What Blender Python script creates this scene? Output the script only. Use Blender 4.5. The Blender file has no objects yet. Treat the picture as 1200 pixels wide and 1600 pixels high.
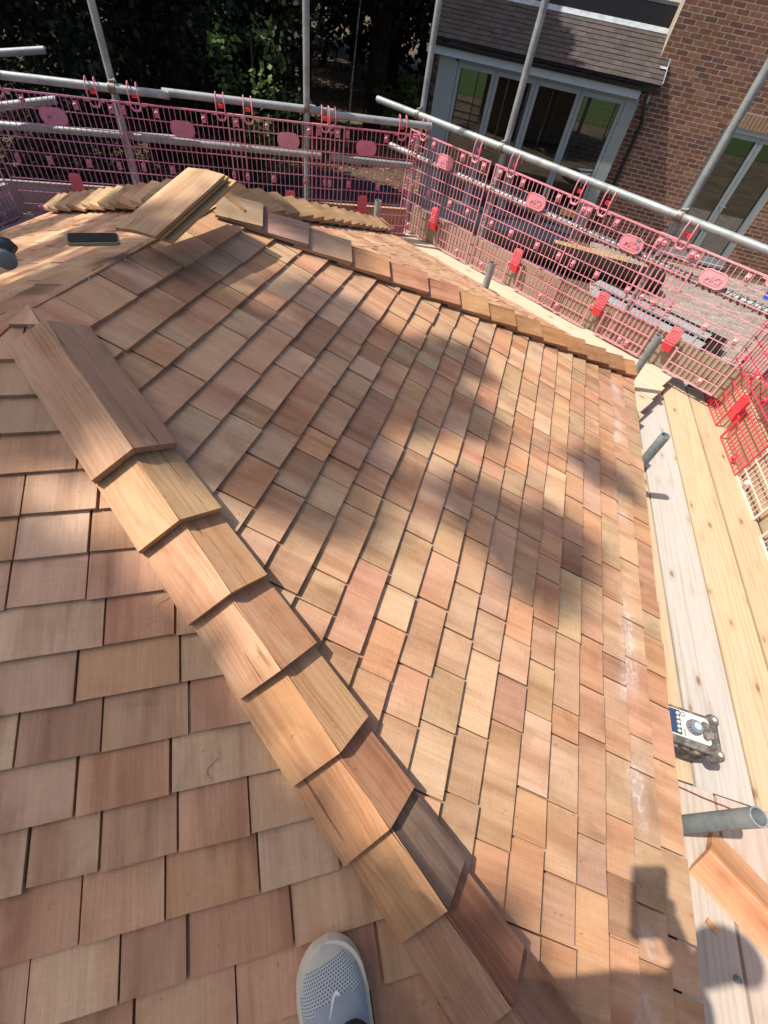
import bpy, math, random
from math import sin, cos, tan, pi, radians, sqrt, atan2, hypot
from mathutils import Vector, Matrix
random.seed(11)
V = Vector

# ------------------------------------------------------------------ camera, world, sun, exposure
SC = bpy.context.scene
F_PX, PITCH, YAW, ROLL = 686.25, 0.89056, -0.1405, 0.20701
CAM = V((1.05525, -0.76431, 0.61523))
fw = V((sin(YAW)*cos(PITCH), cos(YAW)*cos(PITCH), -sin(PITCH)))
rt0 = V((cos(YAW), -sin(YAW), 0)); dn0 = fw.cross(rt0)
rt = rt0*cos(ROLL) - dn0*sin(ROLL); dn = rt0*sin(ROLL) + dn0*cos(ROLL)
cam_data = bpy.data.cameras.new('camera'); cam = bpy.data.objects.new('camera', cam_data)
SC.collection.objects.link(cam)
cam_data.sensor_fit = 'VERTICAL'; cam_data.sensor_height = 36; cam_data.lens = F_PX/1600*36
cam_data.clip_start = 0.01; cam_data.clip_end = 500
m = Matrix((rt, -dn, -fw)).transposed().to_4x4(); m.translation = CAM; cam.matrix_world = m
SC.camera = cam

SUN_EL, SUN_AZ = radians(56.5), radians(-164.5)
SUN = V((cos(SUN_EL)*cos(SUN_AZ), cos(SUN_EL)*sin(SUN_AZ), sin(SUN_EL)))
world = bpy.data.worlds.new('World'); SC.world = world; world.use_nodes = True
wn = world.node_tree.nodes; wl = world.node_tree.links
sky = wn.new('ShaderNodeTexSky'); sky.sky_type = 'NISHITA'; sky.sun_disc = False
sky.sun_elevation = SUN_EL; sky.sun_rotation = pi/2 - SUN_AZ; sky.air_density = 0.85; sky.dust_density = 3.4; sky.ozone_density = 0.5
wn['Background'].inputs['Strength'].default_value = 0.115
wl.new(sky.outputs[0], wn['Background'].inputs['Color'])
sun_d = bpy.data.lights.new('sun', 'SUN'); sun = bpy.data.objects.new('sun', sun_d); SC.collection.objects.link(sun)
sun_d.energy = 4.6; sun_d.angle = radians(0.55); sun_d.color = (1.0, 0.93, 0.82)
sun.rotation_euler = SUN.to_track_quat('Z', 'Y').to_euler(); sun.location = (0, 0, 30)
SC.view_settings.view_transform = 'Standard'; SC.view_settings.look = 'None'
SC.view_settings.gamma = 1; SC.view_settings.use_curve_mapping = False
SC.view_settings.exposure = 0.62

# ------------------------------------------------------------------ geometry constants
PR = 0.3588                      # roof pitch
SL = 22.39*0.095; EXP = 0.095    # slope length, exposure
RR = SL*cos(PR); RIDGE = 0.8485; EZ = -SL*sin(PR)
APEX_A, APEX_B = V((0, 0, 0)), V((0, RIDGE, 0))
GZ = -2.95                       # ground
T30 = tan(pi/6)
COL = SC.collection

def pxray(px, py):
    return (rt*((px-600)/F_PX) + dn*((py-800)/F_PX) + fw)
def at_z(px, py, z):
    d = pxray(px, py); return CAM + d*((z-CAM.z)/d.z)
def at_plane(px, py, p0, n):
    d = pxray(px, py); return CAM + d*(n.dot(p0-CAM)/n.dot(d))
def facet_axes(ang):
    return V((-sin(ang), cos(ang), 0)), V((cos(ang)*cos(PR), sin(ang)*cos(PR), -sin(PR))), V((cos(ang)*sin(PR), sin(ang)*sin(PR), cos(PR)))
def on_facet(px, py, ang):
    return at_plane(px, py, V((0, 0, 0)), facet_axes(ang)[2])
def depth_of(p):
    return (p-CAM).dot(fw)
def project(p):
    v = p-CAM; z = v.dot(fw)
    if z <= 0.01: return None
    return 600+F_PX*v.dot(rt)/z, 800+F_PX*v.dot(dn)/z

# ------------------------------------------------------------------ materials
def newmat(name):
    mt = bpy.data.materials.new(name); mt.use_nodes = True
    nt = mt.node_tree; b = nt.nodes['Principled BSDF']
    return mt, nt, b
def N(nt, t, **kw):
    n = nt.nodes.new(t)
    for k, v in kw.items():
        if k.startswith('i_'):
            key = k[2:]; key = int(key) if key.isdigit() else key.replace('_', ' ')
            n.inputs[key].default_value = v
        else: setattr(n, k, v)
    return n
def L(nt, a, b): nt.links.new(a, b)
def mixrgb(nt, fac, a, b, mode='MIX'):
    n = nt.nodes.new('ShaderNodeMix'); n.data_type = 'RGBA'; n.blend_type = mode
    for sock, v in ((n.inputs[0], fac), (n.inputs[6], a), (n.inputs[7], b)):
        if hasattr(v, 'links'): L(nt, v, sock)
        elif isinstance(v, (int, float)): sock.default_value = v
        else: sock.default_value = (*v, 1)
    return n.outputs[2]
def mathn(nt, op, a, b=None, c=None, clamp=False):
    n = nt.nodes.new('ShaderNodeMath'); n.operation = op; n.use_clamp = clamp
    for s, v in zip(n.inputs, (a, b, c)):
        if v is None: continue
        if hasattr(v, 'links'): L(nt, v, s)
        else: s.default_value = v
    return n.outputs[0]
def maprange(nt, v, a, b, c=0., d=1.):
    n = nt.nodes.new('ShaderNodeMapRange'); n.interpolation_type = 'SMOOTHSTEP'
    L(nt, v, n.inputs[0])
    for i, x in enumerate((a, b, c, d)): n.inputs[i+1].default_value = x
    return n.outputs[0]
def scaled(nt, vec, s):
    n = nt.nodes.new('ShaderNodeVectorMath'); n.operation = 'MULTIPLY'; L(nt, vec, n.inputs[0]); n.inputs[1].default_value = s
    return n.outputs[0]
def noise(nt, vec, scale, detail=3, rough=.55, dist=0.):
    n = nt.nodes.new('ShaderNodeTexNoise'); n.inputs['Scale'].default_value = scale; n.inputs['Detail'].default_value = detail
    n.inputs['Roughness'].default_value = rough; n.inputs['Distortion'].default_value = dist
    if vec is not None: L(nt, vec, n.inputs['Vector'])
    return n.outputs['Fac']
def attr(nt, name):
    n = nt.nodes.new('ShaderNodeAttribute'); n.attribute_name = name; return n
def bump(nt, b, h, strength, dist):
    n = nt.nodes.new('ShaderNodeBump'); n.inputs['Strength'].default_value = strength; n.inputs['Distance'].default_value = dist
    L(nt, h, n.inputs['Height']); L(nt, n.outputs[0], b.inputs['Normal'])

def rings(nt, gc, k, amp, sc):
    sx = nt.nodes.new('ShaderNodeSeparateXYZ'); L(nt, gc, sx.inputs[0])
    n1 = noise(nt, scaled(nt, gc, sc), 1., 3, .5); n2 = noise(nt, scaled(nt, gc, (26, 1.6, 9)), 1., 3, .6)
    ph = mathn(nt, 'ADD', mathn(nt, 'MULTIPLY', sx.outputs[0], k), mathn(nt, 'MULTIPLY', n1, amp*6.28))
    w = mathn(nt, 'MULTIPLY_ADD', mathn(nt, 'SINE', ph), .5, .5)
    return mathn(nt, 'MULTIPLY', mathn(nt, 'POWER', w, 1.6), maprange(nt, n2, .34, .66, .08, 1.))

def cedar(name, ring=0.0, rough_saw=1.0, chalk=False):
    """grain runs along gc.y; tint = the piece's base colour"""
    mt, nt, b = newmat(name)
    gc = attr(nt, 'gc').outputs['Vector']; tint = attr(nt, 'tint').outputs['Color']
    broad = noise(nt, scaled(nt, gc, (14, 1.3, 8)), 1.0, 3, .6, .4)
    fine = noise(nt, scaled(nt, gc, (230, 9, 60)), 1.0, 4, .65)
    blot = noise(nt, scaled(nt, gc, (9, 7, 5)), 1.0, 4, .6, .6)
    saw = noise(nt, scaled(nt, gc, (38, 240, 20)), 1.0, 3, .65)
    c = mixrgb(nt, maprange(nt, broad, .42, .72, 0, .75), tint, mixrgb(nt, 1., tint, (.62, .50, .42), 'MULTIPLY'))
    c = mixrgb(nt, maprange(nt, broad, .28, .46, .6, 0), c, mixrgb(nt, .6, tint, (.52, .38, .24)))
    c = mixrgb(nt, maprange(nt, blot, .50, .70, 0, .7), c, mixrgb(nt, 1., c, (.74, .72, .67), 'MULTIPLY'))
    c = mixrgb(nt, maprange(nt, blot, .30, .46, .5, 0), c, mixrgb(nt, 1., c, (1.16, 1.12, 1.06), 'MULTIPLY'))
    c = mixrgb(nt, maprange(nt, fine, .3, .7, .36 if ring else .34, 0), c, mixrgb(nt, 1., c, (.62, .52, .45), 'MULTIPLY'))
    c = mixrgb(nt, maprange(nt, saw, .48, .68, 0, .28*rough_saw), c, mixrgb(nt, 1., c, (1.28, 1.25, 1.2), 'MULTIPLY'))
    spk = noise(nt, scaled(nt, gc, (70, 55, 40)), 1.0, 2, .5)
    c = mixrgb(nt, maprange(nt, spk, .70, .78, 0, .5), c, mixrgb(nt, 1., c, (.45, .38, .33), 'MULTIPLY'))
    h = mathn(nt, 'ADD', mathn(nt, 'MULTIPLY', fine, .6), mathn(nt, 'MULTIPLY', saw, .5*rough_saw))
    if ring:
        r = mathn(nt, 'MULTIPLY', rings(nt, gc, 520., 17., (7, 1.1, 5)), ring)
        c = mixrgb(nt, r, c, mixrgb(nt, 1., c, (.60, .45, .32), 'MULTIPLY'))
        crk = noise(nt, scaled(nt, gc, (60, 3.2, 30)), 1.0, 2, .5, .8)
        c = mixrgb(nt, maprange(nt, crk, .69, .74, 0, .7), c, mixrgb(nt, 1., c, (.33, .22, .16), 'MULTIPLY'))
    if chalk:
        g = nt.nodes.new('ShaderNodeNewGeometry'); t_, u_, n_ = facet_axes(0)
        d = nt.nodes.new('ShaderNodeVectorMath'); d.operation = 'DOT_PRODUCT'; L(nt, g.outputs['Position'], d.inputs[0]); d.inputs[1].default_value = u_
        wob = noise(nt, g.outputs['Position'], 2.3, 3)
        s = mathn(nt, 'ADD', d.outputs['Value'], mathn(nt, 'MULTIPLY', wob, .10))
        s0 = SL-1.72*EXP+.05
        band = mathn(nt, 'MULTIPLY', maprange(nt, s, s0-.055, s0-.01), maprange(nt, s, s0+.012, s0+.05, 1, 0))
        patch = maprange(nt, noise(nt, g.outputs['Position'], 6.5, 3), .48, .66)
        fleck = maprange(nt, noise(nt, g.outputs['Position'], 75., 4, .7), .40, .66)
        sm = maprange(nt, noise(nt, g.outputs['Position'], 14., 2), .3, .7, .15, .9)
        f = mathn(nt, 'MULTIPLY', mathn(nt, 'MULTIPLY', band, patch), mathn(nt, 'MAXIMUM', mathn(nt, 'MULTIPLY', fleck, .55), mathn(nt, 'MULTIPLY', sm, .25)))
        c = mixrgb(nt, f, c, (.62, .60, .60))
    L(nt, c, b.inputs['Base Color']); b.inputs['Roughness'].default_value = .68
    b.inputs['Specular IOR Level'].default_value = .3
    bump(nt, b, h, .6, .0025)
    return mt

def pine(name):
    mt, nt, b = newmat(name)
    gc = attr(nt, 'gc').outputs['Vector']; tint = attr(nt, 'tint').outputs['Color']
    dist = noise(nt, scaled(nt, gc, (5, 1.4, 3)), 1., 2)
    wv = rings(nt, gc, 260., 9., (5, .45, 3))
    vo = nt.nodes.new('ShaderNodeTexVoronoi'); vo.inputs['Scale'].default_value = 1.
    L(nt, scaled(nt, gc, (11, 4.6, 1.)), vo.inputs['Vector'])
    knot = maprange(nt, vo.outputs['Distance'], .05, .14, 1, 0)
    halo = maprange(nt, vo.outputs['Distance'], .1, .33, .5, 0)
    fine = noise(nt, scaled(nt, gc, (190, 5, 40)), 1., 4, .65)
    blot = noise(nt, scaled(nt, gc, (6, 2.2, 3)), 1., 4, .6, .3)
    c = mixrgb(nt, mathn(nt, 'MULTIPLY', wv, .42), tint, mixrgb(nt, 1., tint, (.74, .60, .46), 'MULTIPLY'))
    c = mixrgb(nt, maprange(nt, fine, .35, .7, .3, 0), c, mixrgb(nt, 1., c, (.72, .66, .6), 'MULTIPLY'))
    c = mixrgb(nt, maprange(nt, blot, .5, .75, 0, .5), c, mixrgb(nt, 1., c, (.78, .78, .78), 'MULTIPLY'))
    c = mixrgb(nt, mathn(nt, 'MULTIPLY', halo, .6), c, mixrgb(nt, 1., c, (.74, .58, .42), 'MULTIPLY'))
    c = mixrgb(nt, mathn(nt, 'MULTIPLY', knot, .85), c, (.17, .095, .055))
    dirt = noise(nt, scaled(nt, gc, (40, 28, 20)), 1., 4, .7)
    c = mixrgb(nt, maprange(nt, dirt, .62, .78, 0, .35), c, mixrgb(nt, 1., c, (.5, .47, .44), 'MULTIPLY'))
    L(nt, c, b.inputs['Base Color']); b.inputs['Roughness'].default_value = .75; b.inputs['Specular IOR Level'].default_value = .25
    bump(nt, b, mathn(nt, 'ADD', fine, mathn(nt, 'MULTIPLY', wv, .4)), .3, .003)
    return mt

def simple(name, col, rough=.6, metal=0., nscale=None, namt=.25, bumpd=0., spec=.5, objcol=False, col2=None):
    mt, nt, b = newmat(name)
    b.inputs['Roughness'].default_value = rough; b.inputs['Metallic'].default_value = metal; b.inputs['Specular IOR Level'].default_value = spec
    tc = nt.nodes.new('ShaderNodeTexCoord')
    if objcol:
        oi = nt.nodes.new('ShaderNodeObjectInfo'); base = oi.outputs['Color']
    else:
        r = nt.nodes.new('ShaderNodeRGB'); r.outputs[0].default_value = (*col, 1); base = r.outputs[0]
    if nscale:
        n1 = noise(nt, tc.outputs['Object'], nscale, 5, .62, .2)
        dark = mixrgb(nt, 1., base, tuple(1-namt*2 for _ in range(3)), 'MULTIPLY') if col2 is None else col2
        c = mixrgb(nt, maprange(nt, n1, .38, .68), base, dark)
        L(nt, c, b.inputs['Base Color'])
        if bumpd: bump(nt, b, n1, .5, bumpd)
    else: L(nt, base, b.inputs['Base Color'])
    return mt

def galv(name, rust=.0, ring=False):
    mt, nt, b = newmat(name)
    tc = nt.nodes.new('ShaderNodeTexCoord').outputs['Object']
    n1 = noise(nt, tc, 9., 5, .7); n2 = noise(nt, tc, 55., 4, .7); n3 = noise(nt, tc, 5., 5, .75)
    c = mixrgb(nt, maprange(nt, n1, .35, .7), (.30, .33, .33), (.18, .205, .21))
    c = mixrgb(nt, maprange(nt, n2, .5, .75, 0, .5), c, (.40, .43, .42))
    c = mixrgb(nt, maprange(nt, n3, .62-.2*rust, .70-.2*rust, 0, .8 if rust else .25), c, (.13, .075, .045))
    L(nt, c, b.inputs['Base Color']); b.inputs['Metallic'].default_value = .35
    L(nt, maprange(nt, n1, .3, .7, .42, .66), b.inputs['Roughness'])
    bump(nt, b, n2, .25, .002)
    return mt

def leafmat(name, a, b_, trans=.25):
    mt, nt, b = newmat(name)
    oi = nt.nodes.new('ShaderNodeNewGeometry')
    c = mixrgb(nt, oi.outputs['Random Per Island'], a, b_)
    L(nt, c, b.inputs['Base Color']); b.inputs['Roughness'].default_value = .6; b.inputs['Specular IOR Level'].default_value = .3
    tr = nt.nodes.new('ShaderNodeBsdfTranslucent'); L(nt, c, tr.inputs['Color'])
    mx = nt.nodes.new('ShaderNodeMixShader'); mx.inputs[0].default_value = trans
    L(nt, b.outputs[0], mx.inputs[1]); L(nt, tr.outputs[0], mx.inputs[2])
    L(nt, mx.outputs[0], nt.nodes['Material Output'].inputs['Surface'])
    return mt

def brickmat(name):
    mt, nt, b = newmat(name)
    tint = attr(nt, 'tint').outputs['Color']; gc = attr(nt, 'gc').outputs['Vector']
    n1 = noise(nt, scaled(nt, gc, (18, 18, 18)), 1., 5, .7); n2 = noise(nt, scaled(nt, gc, (90, 90, 90)), 1., 3, .6)
    c = mixrgb(nt, maprange(nt, n1, .35, .7, 0, .7), tint, mixrgb(nt, 1., tint, (.6, .52, .5), 'MULTIPLY'))
    c = mixrgb(nt, maprange(nt, n2, .55, .8, 0, .4), c, (.34, .24, .18))
    L(nt, c, b.inputs['Base Color']); b.inputs['Roughness'].default_value = .9; b.inputs['Specular IOR Level'].default_value = .2
    bump(nt, b, n2, .5, .004)
    return mt

M = {}
M['shingle'] = cedar('cedar_shingle', 0, 1., True)
M['cap'] = cedar('cedar_cap', .42, .6)
M['pine'] = pine('scaffold_pine')
M['galv'] = galv('galvanised_steel'); M['rusty'] = galv('rusty_steel', 1.)
M['coupler'] = galv('coupler_steel', .8)
M['plastic'] = simple('guard_plastic', (.7, .2, .2), .5, 0, 14., .07, 0, .4, objcol=True)
M['maroon'] = simple('maroon_cord', (.16, .03, .035), .6)
M['red'] = simple('red_plastic', (.66, .03, .045), .42)
M['mortar'] = simple('mortar', (.43, .36, .285), .95, 0, 30., .12, .004)
M['brick'] = brickmat('brick_face')
M['tile'] = brickmat('roof_tile')
M['greyframe'] = simple('grey_frame_paint', (.25, .28, .28), .4, 0, 6., .05)
M['whitepaint'] = simple('fascia_paint', (.50, .58, .62), .45, 0, 4., .05)
M['black'] = simple('black_plastic', (.012, .012, .014), .4)
M['rubber'] = simple('dusty_rubber', (.07, .065, .06), .7, 0, 40., .2, 0, .3, col2=(.22, .19, .16))
M['cream'] = simple('radio_face', (.56, .55, .49), .45, 0, 30., .04)
M['dial'] = simple('grey_plastic', (.16, .18, .20), .4)
M['tealcap'] = simple('dial_cap', (.36, .47, .46), .35)
M['screen'] = simple('dark_display', (.035, .055, .11), .2)
M['lead'] = simple('lead_sheet', (.42, .46, .50), .45, .3, 7., .16, .004)
M['darkfelt'] = simple('roof_felt', (.05, .053, .06), .8, 0, 9., .15)
M['bluefelt'] = simple('flat_roof_sheet', (.09, .11, .135), .6, 0, 5., .12)
M['lawn'] = simple('lawn', (.045, .075, .02), .9, 0, 6., .2, .02, .1)
M['ground'] = simple('soil', (.10, .072, .048), .95, 0, 1.3, .25, .03, .2, col2=(.05, .04, .028))
M['paver'] = brickmat('paver')
M['deckwood'] = simple('deck_underlay', (.06, .035, .022), .9, 0, 20., .15)
M['wallwood'] = simple('timber_wall', (.24, .16, .10), .8, 0, 8., .15)
M['tarp'] = simple('tarpaulin', (.022, .030, .042), .45, 0, 2.2, .2, .03)
M['greyboard'] = simple('grey_board', (.24, .265, .275), .75, 0, 12., .12)
M['turf'] = simple('dark_roll', (.022, .018, .014), .95, 0, 60., .25, .02, .1)
M['sand'] = simple('ply_sheet', (.36, .25, .13), .85, 0, 5., .18)
M['bark'] = simple('bark', (.05, .037, .028), .95, 0, 12., .3, .03, .1)
M['birch'] = simple('birch_bark', (.26, .24, .21), .9, 0, 9., .4, .01, .1, col2=(.05, .045, .04))
M['leaf'] = leafmat('leaf', (.030, .055, .014), (.055, .085, .024))
M['leaf2'] = leafmat('leaf_bright', (.07, .12, .03), (.11, .16, .045))  # brighter green stands in for sunlit leaves among the dark trees
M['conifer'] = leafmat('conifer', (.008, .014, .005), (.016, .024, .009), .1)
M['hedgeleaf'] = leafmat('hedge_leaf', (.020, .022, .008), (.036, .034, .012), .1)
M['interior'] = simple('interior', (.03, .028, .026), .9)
M['fabric'] = simple('sofa_fabric', (.20, .21, .20), .9, 0, 20., .1)
M['blue'] = simple('blue_plastic', (.02, .08, .45), .4)
M['fencewood'] = simple('old_fence', (.040, .034, .02), .9, 0, 5., .25)
M['skin'] = simple('skin', (.42, .22, .15), .5, 0, 60., .05)
M['cloth'] = simple('dark_shirt', (.03, .035, .05), .9, 0, 40., .12)
M['shorts'] = simple('brown_shorts', (.10, .06, .045), .9, 0, 40., .12)
M['sock'] = simple('black_sock', (.018, .015, .015), .9)
M['hair'] = simple('hair', (.03, .02, .012), .7)
M['sole'] = simple('shoe_sole', (.58, .54, .44), .6, 0, 30., .06)
M['toecap'] = simple('shoe_toe', (.40, .38, .32), .6, 0, 40., .06)
M['swoosh'] = simple('white_print', (.72, .74, .76), .5)
M['collar'] = simple('shoe_collar', (.235, .275, .315), .7, 0, 60., .05)
M['phonebody'] = simple('phone_case', (.25, .21, .13), .5)
M['phoneglass'] = simple('phone_glass', (.012, .009, .008), .5, 0, 30., .1, 0, .2)
M['chip'] = cedar('cedar_chip', .2, .5)
M['steel'] = simple('nail_steel', (.7, .7, .7), .3, 1.)

def glassmat():
    mt, nt, b = newmat('window_glass'); nt.nodes.remove(b)
    fr = nt.nodes.new('ShaderNodeFresnel'); fr.inputs[0].default_value = 1.52
    gl = nt.nodes.new('ShaderNodeBsdfGlossy'); gl.inputs['Roughness'].default_value = .01
    tr = nt.nodes.new('ShaderNodeBsdfTransparent'); tr.inputs['Color'].default_value = (.78, .84, .82, 1)
    mx = nt.nodes.new('ShaderNodeMixShader')
    L(nt, mathn(nt, 'MULTIPLY_ADD', fr.outputs[0], 1.2, .16, clamp=True), mx.inputs[0])
    L(nt, tr.outputs[0], mx.inputs[1]); L(nt, gl.outputs[0], mx.inputs[2])
    L(nt, mx.outputs[0], nt.nodes['Material Output'].inputs['Surface']); return mt
M['glass'] = glassmat()
def shoemat():
    mt, nt, b = newmat('shoe_mesh')
    tc = nt.nodes.new('ShaderNodeTexCoord').outputs['UV']
    s = nt.nodes.new('ShaderNodeSeparateXYZ'); L(nt, tc, s.inputs[0])
    # staggered grid of holes
    row = mathn(nt, 'FLOOR', mathn(nt, 'MULTIPLY', s.outputs['Y'], 1/.0042))
    odd = mathn(nt, 'MODULO', row, 2.)
    u = mathn(nt, 'ADD', mathn(nt, 'MULTIPLY', s.outputs['X'], 1/.0052), mathn(nt, 'MULTIPLY', odd, .5))
    fu = mathn(nt, 'SUBTRACT', mathn(nt, 'FRACT', u), .5)
    fv = mathn(nt, 'SUBTRACT', mathn(nt, 'FRACT', mathn(nt, 'MULTIPLY', s.outputs['Y'], 1/.0042)), .5)
    d = mathn(nt, 'SQRT', mathn(nt, 'ADD', mathn(nt, 'MULTIPLY', fu, fu), mathn(nt, 'MULTIPLY', fv, fv)))
    hole = maprange(nt, d, .22, .36, 1, 0)
    c = mixrgb(nt, hole, (.36, .39, .40), (.06, .07, .085))
    L(nt, c, b.inputs['Base Color']); b.inputs['Roughness'].default_value = .7
    bump(nt, b, d, .4, .002); return mt
M['shoe'] = shoemat()

# ------------------------------------------------------------------ mesh builder and object helpers
class MB:
    def __init__(s): s.v, s.f, s.gc, s.tint, s.uv = [], [], [], [], None
    def add(s, verts, faces, gc=None, tint=(1, 1, 1)):
        o = len(s.v); s.v += [tuple(p) for p in verts]; s.f += [tuple(i+o for i in f) for f in faces]
        s.gc += [tuple(g) for g in (gc or verts)]; s.tint += [tint]*len(verts); return s
    def box(s, c, size, ax=None, off=(0, 0, 0), tint=(1, 1, 1), grain=1):
        ax = ax or (V((1, 0, 0)), V((0, 1, 0)), V((0, 0, 1))); c = V(c); vs, gs = [], []
        for i in (-.5, .5):
            for j in (-.5, .5):
                for k in (-.5, .5):
                    q = (i*size[0], j*size[1], k*size[2]); vs.append(c+ax[0]*q[0]+ax[1]*q[1]+ax[2]*q[2])
                    g = q if grain == 1 else ((q[1], q[0], q[2]) if grain == 0 else (q[0], q[2], q[1]))
                    gs.append((g[0]+off[0], g[1]+off[1], g[2]+off[2]))
        return s.add(vs, [(0, 1, 3, 2), (4, 6, 7, 5), (0, 4, 5, 1), (2, 3, 7, 6), (0, 2, 6, 4), (1, 5, 7, 3)], gs, tint)
    def prism(s, top, bot, gct=None, gcb=None, tint=(1, 1, 1)):
        n = len(top); vs = list(top)+list(bot)
        fs = [tuple(range(n)), tuple(range(2*n-1, n-1, -1))]+[(i, i+n, (i+1) % n+n, (i+1) % n) for i in range(n)]
        return s.add(vs, fs, (list(gct)+list(gcb)) if gct else None, tint)
    def tube(s, pts, r, n=10, closed=False, cap=True, hollow=0., tint=(1, 1, 1)):
        pts = [V(p) for p in pts]; m_ = len(pts); rs = r if isinstance(r, (list, tuple)) else [r]*m_
        prev = None; vs, fs = [], []
        for i, p in enumerate(pts):
            a = pts[(i-1) % m_] if (closed or i) else p; c = pts[(i+1) % m_] if (closed or i < m_-1) else p
            t = (c-a).normalized()
            if prev is None:
                x = t.cross(V((0, 0, 1)));
                if x.length < .05: x = t.cross(V((1, 0, 0)))
            else: x = prev - t*prev.dot(t)
            x.normalize(); prev = x; y = t.cross(x)
            vs += [p+(x*cos(2*pi*k/n)+y*sin(2*pi*k/n))*rs[i] for k in range(n)]
        for i in range(m_ if closed else m_-1):
            j = (i+1) % m_
            fs += [(i*n+k, i*n+(k+1) % n, j*n+(k+1) % n, j*n+k) for k in range(n)]
        if cap and not closed:
            for end in (0, m_-1):
                if hollow:
                    o = len(vs); t = (pts[end]-pts[1 if end == 0 else m_-2]).normalized()
                    ring = [pts[end]+(vs[end*n+k]-pts[end])*hollow for k in range(n)]
                    vs += ring; vs += [q-t*.1 for q in ring]
                    fs += [(end*n+k, end*n+(k+1) % n, o+(k+1) % n, o+k) for k in range(n)]
                    fs += [(o+k, o+(k+1) % n, o+n+(k+1) % n, o+n+k) for k in range(n)]
                    fs.append(tuple(o+n+k for k in range(n)))
                else: fs.append(tuple(end*n+k for k in (range(n-1, -1, -1) if end == 0 else range(n))))
        return s.add(vs, fs, None, tint)
WLOC = {}
def link(o, parent=None):
    COL.objects.link(o)
    if parent: o.parent = parent
    return o
def build(mb, name, mat, parent=None, centre=True, smooth=False, origin=None):
    c = V((0, 0, 0))
    if centre and mb.v:
        lo = [min(p[i] for p in mb.v) for i in range(3)]; hi = [max(p[i] for p in mb.v) for i in range(3)]
        c = V([(lo[i]+hi[i])/2 for i in range(3)])
        if parent is None: c.z = lo[2]
    if origin is not None: c = V(origin)
    me = bpy.data.meshes.new(name)
    me.from_pydata([(p[0]-c.x, p[1]-c.y, p[2]-c.z) for p in mb.v], [], mb.f)
    a = me.attributes.new('gc', 'FLOAT_VECTOR', 'POINT'); a.data.foreach_set('vector', [x for g in mb.gc for x in g])
    a = me.attributes.new('tint', 'FLOAT_COLOR', 'POINT'); a.data.foreach_set('color', [x for t in mb.tint for x in (t[0], t[1], t[2], 1.)])
    for mt in (mat if isinstance(mat, (list, tuple)) else [mat]): me.materials.append(mt)
    import bmesh
    bm = bmesh.new(); bm.from_mesh(me); bmesh.ops.recalc_face_normals(bm, faces=bm.faces); bm.to_mesh(me); bm.free()
    if smooth:
        for p in me.polygons: p.use_smooth = True
        if smooth != 'all' and hasattr(me, 'set_sharp_from_angle'): me.set_sharp_from_angle(angle=radians(40))
    o = bpy.data.objects.new(name, me); link(o, parent)
    o.location = c-(WLOC[parent.name] if parent else V((0, 0, 0))); WLOC[o.name] = c
    return o
def thing(name, loc, label, cat, group=None):
    o = bpy.data.objects.new(name, None); o.empty_display_size = .1; link(o); o.location = loc; WLOC[o.name] = V(loc)
    return tag(o, label, cat, group)
def tag(o, label=None, cat=None, group=None, kind=None):
    if label: o['label'] = label
    if cat: o['category'] = cat
    if group: o['group'] = group
    if kind: o['kind'] = kind
    return o
def copy_tree(src, parent=None):
    c = src.copy(); COL.objects.link(c)
    if parent: c.parent = parent
    for ch in list(src.children): copy_tree(ch, c)
    return c
def rnd(a, b): return random.uniform(a, b)
def roff(): return (rnd(-40, 40), rnd(-40, 40), rnd(-40, 40))
def jit(c, s=.08):
    k = 1+rnd(-s, s); return tuple(max(.01, x*k*(1+rnd(-s*.4, s*.4))) for x in c)

# ------------------------------------------------------------------ ground
gm = MB(); nn = 40
gm.box((0, 20, GZ-.25), (240, 240, .5))
g = build(gm, 'ground', M['ground']); tag(g, kind='structure')

lm = MB(); lm.box((6, -22, GZ+.0), (60, 36, .03)); tag(build(lm, 'lawn', M['lawn']), kind='structure')

# ------------------------------------------------------------------ the roof being shingled
BLD = thing('garden_building', (0, RIDGE/2, GZ), 'low six-sided garden building under a new cedar shingle roof', 'building')
TINTS = [((.465, .282, .172), 5), ((.465, .262, .162), 4.5), ((.455, .245, .135), 3.6), ((.41, .275, .168), 1.6), ((.455, .292, .205), 3.2),
         ((.31, .168, .105), 1.1), ((.525, .357, .235), 2.8), ((.38, .205, .13), 1.4), ((.36, .255, .165), 1.1), ((.455, .30, .18), 1.8)]
MEAN_ = (.452, .274, .163)
TINTS = [(tuple(.72*a+.28*b for a, b in zip(t, MEAN_)), w) for t, w in TINTS]
TW = [w for _, w in TINTS]
def pick(weights=None): return jit(random.choices(TINTS, weights or TW)[0][0], .09)
def clip(poly, a, b, c):     # keep a*x+b*y+c >= 0
    out = []
    for i in range(len(poly)):
        p, q = poly[i], poly[(i+1) % len(poly)]; dp = a*p[0]+b*p[1]+c; dq = a*q[0]+b*q[1]+c
        if dp >= 0: out.append(p)
        if (dp >= 0) != (dq >= 0):
            t = dp/(dp-dq); out.append((p[0]+t*(q[0]-p[0]), p[1]+t*(q[1]-p[1])))
    return out
FACETS = [(0, 0, RIDGE, 0.), (pi/3, 0, 0, .0), (2*pi/3, 0, 0, 0.), (pi, 0, RIDGE, 0.), (4*pi/3, 0, 0, 0.), (-pi/3, 0, 0, .27*EXP)]
SHINGLES = []
def facet_origin(i): return APEX_B if i in (1, 2, 3) else APEX_A
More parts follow.
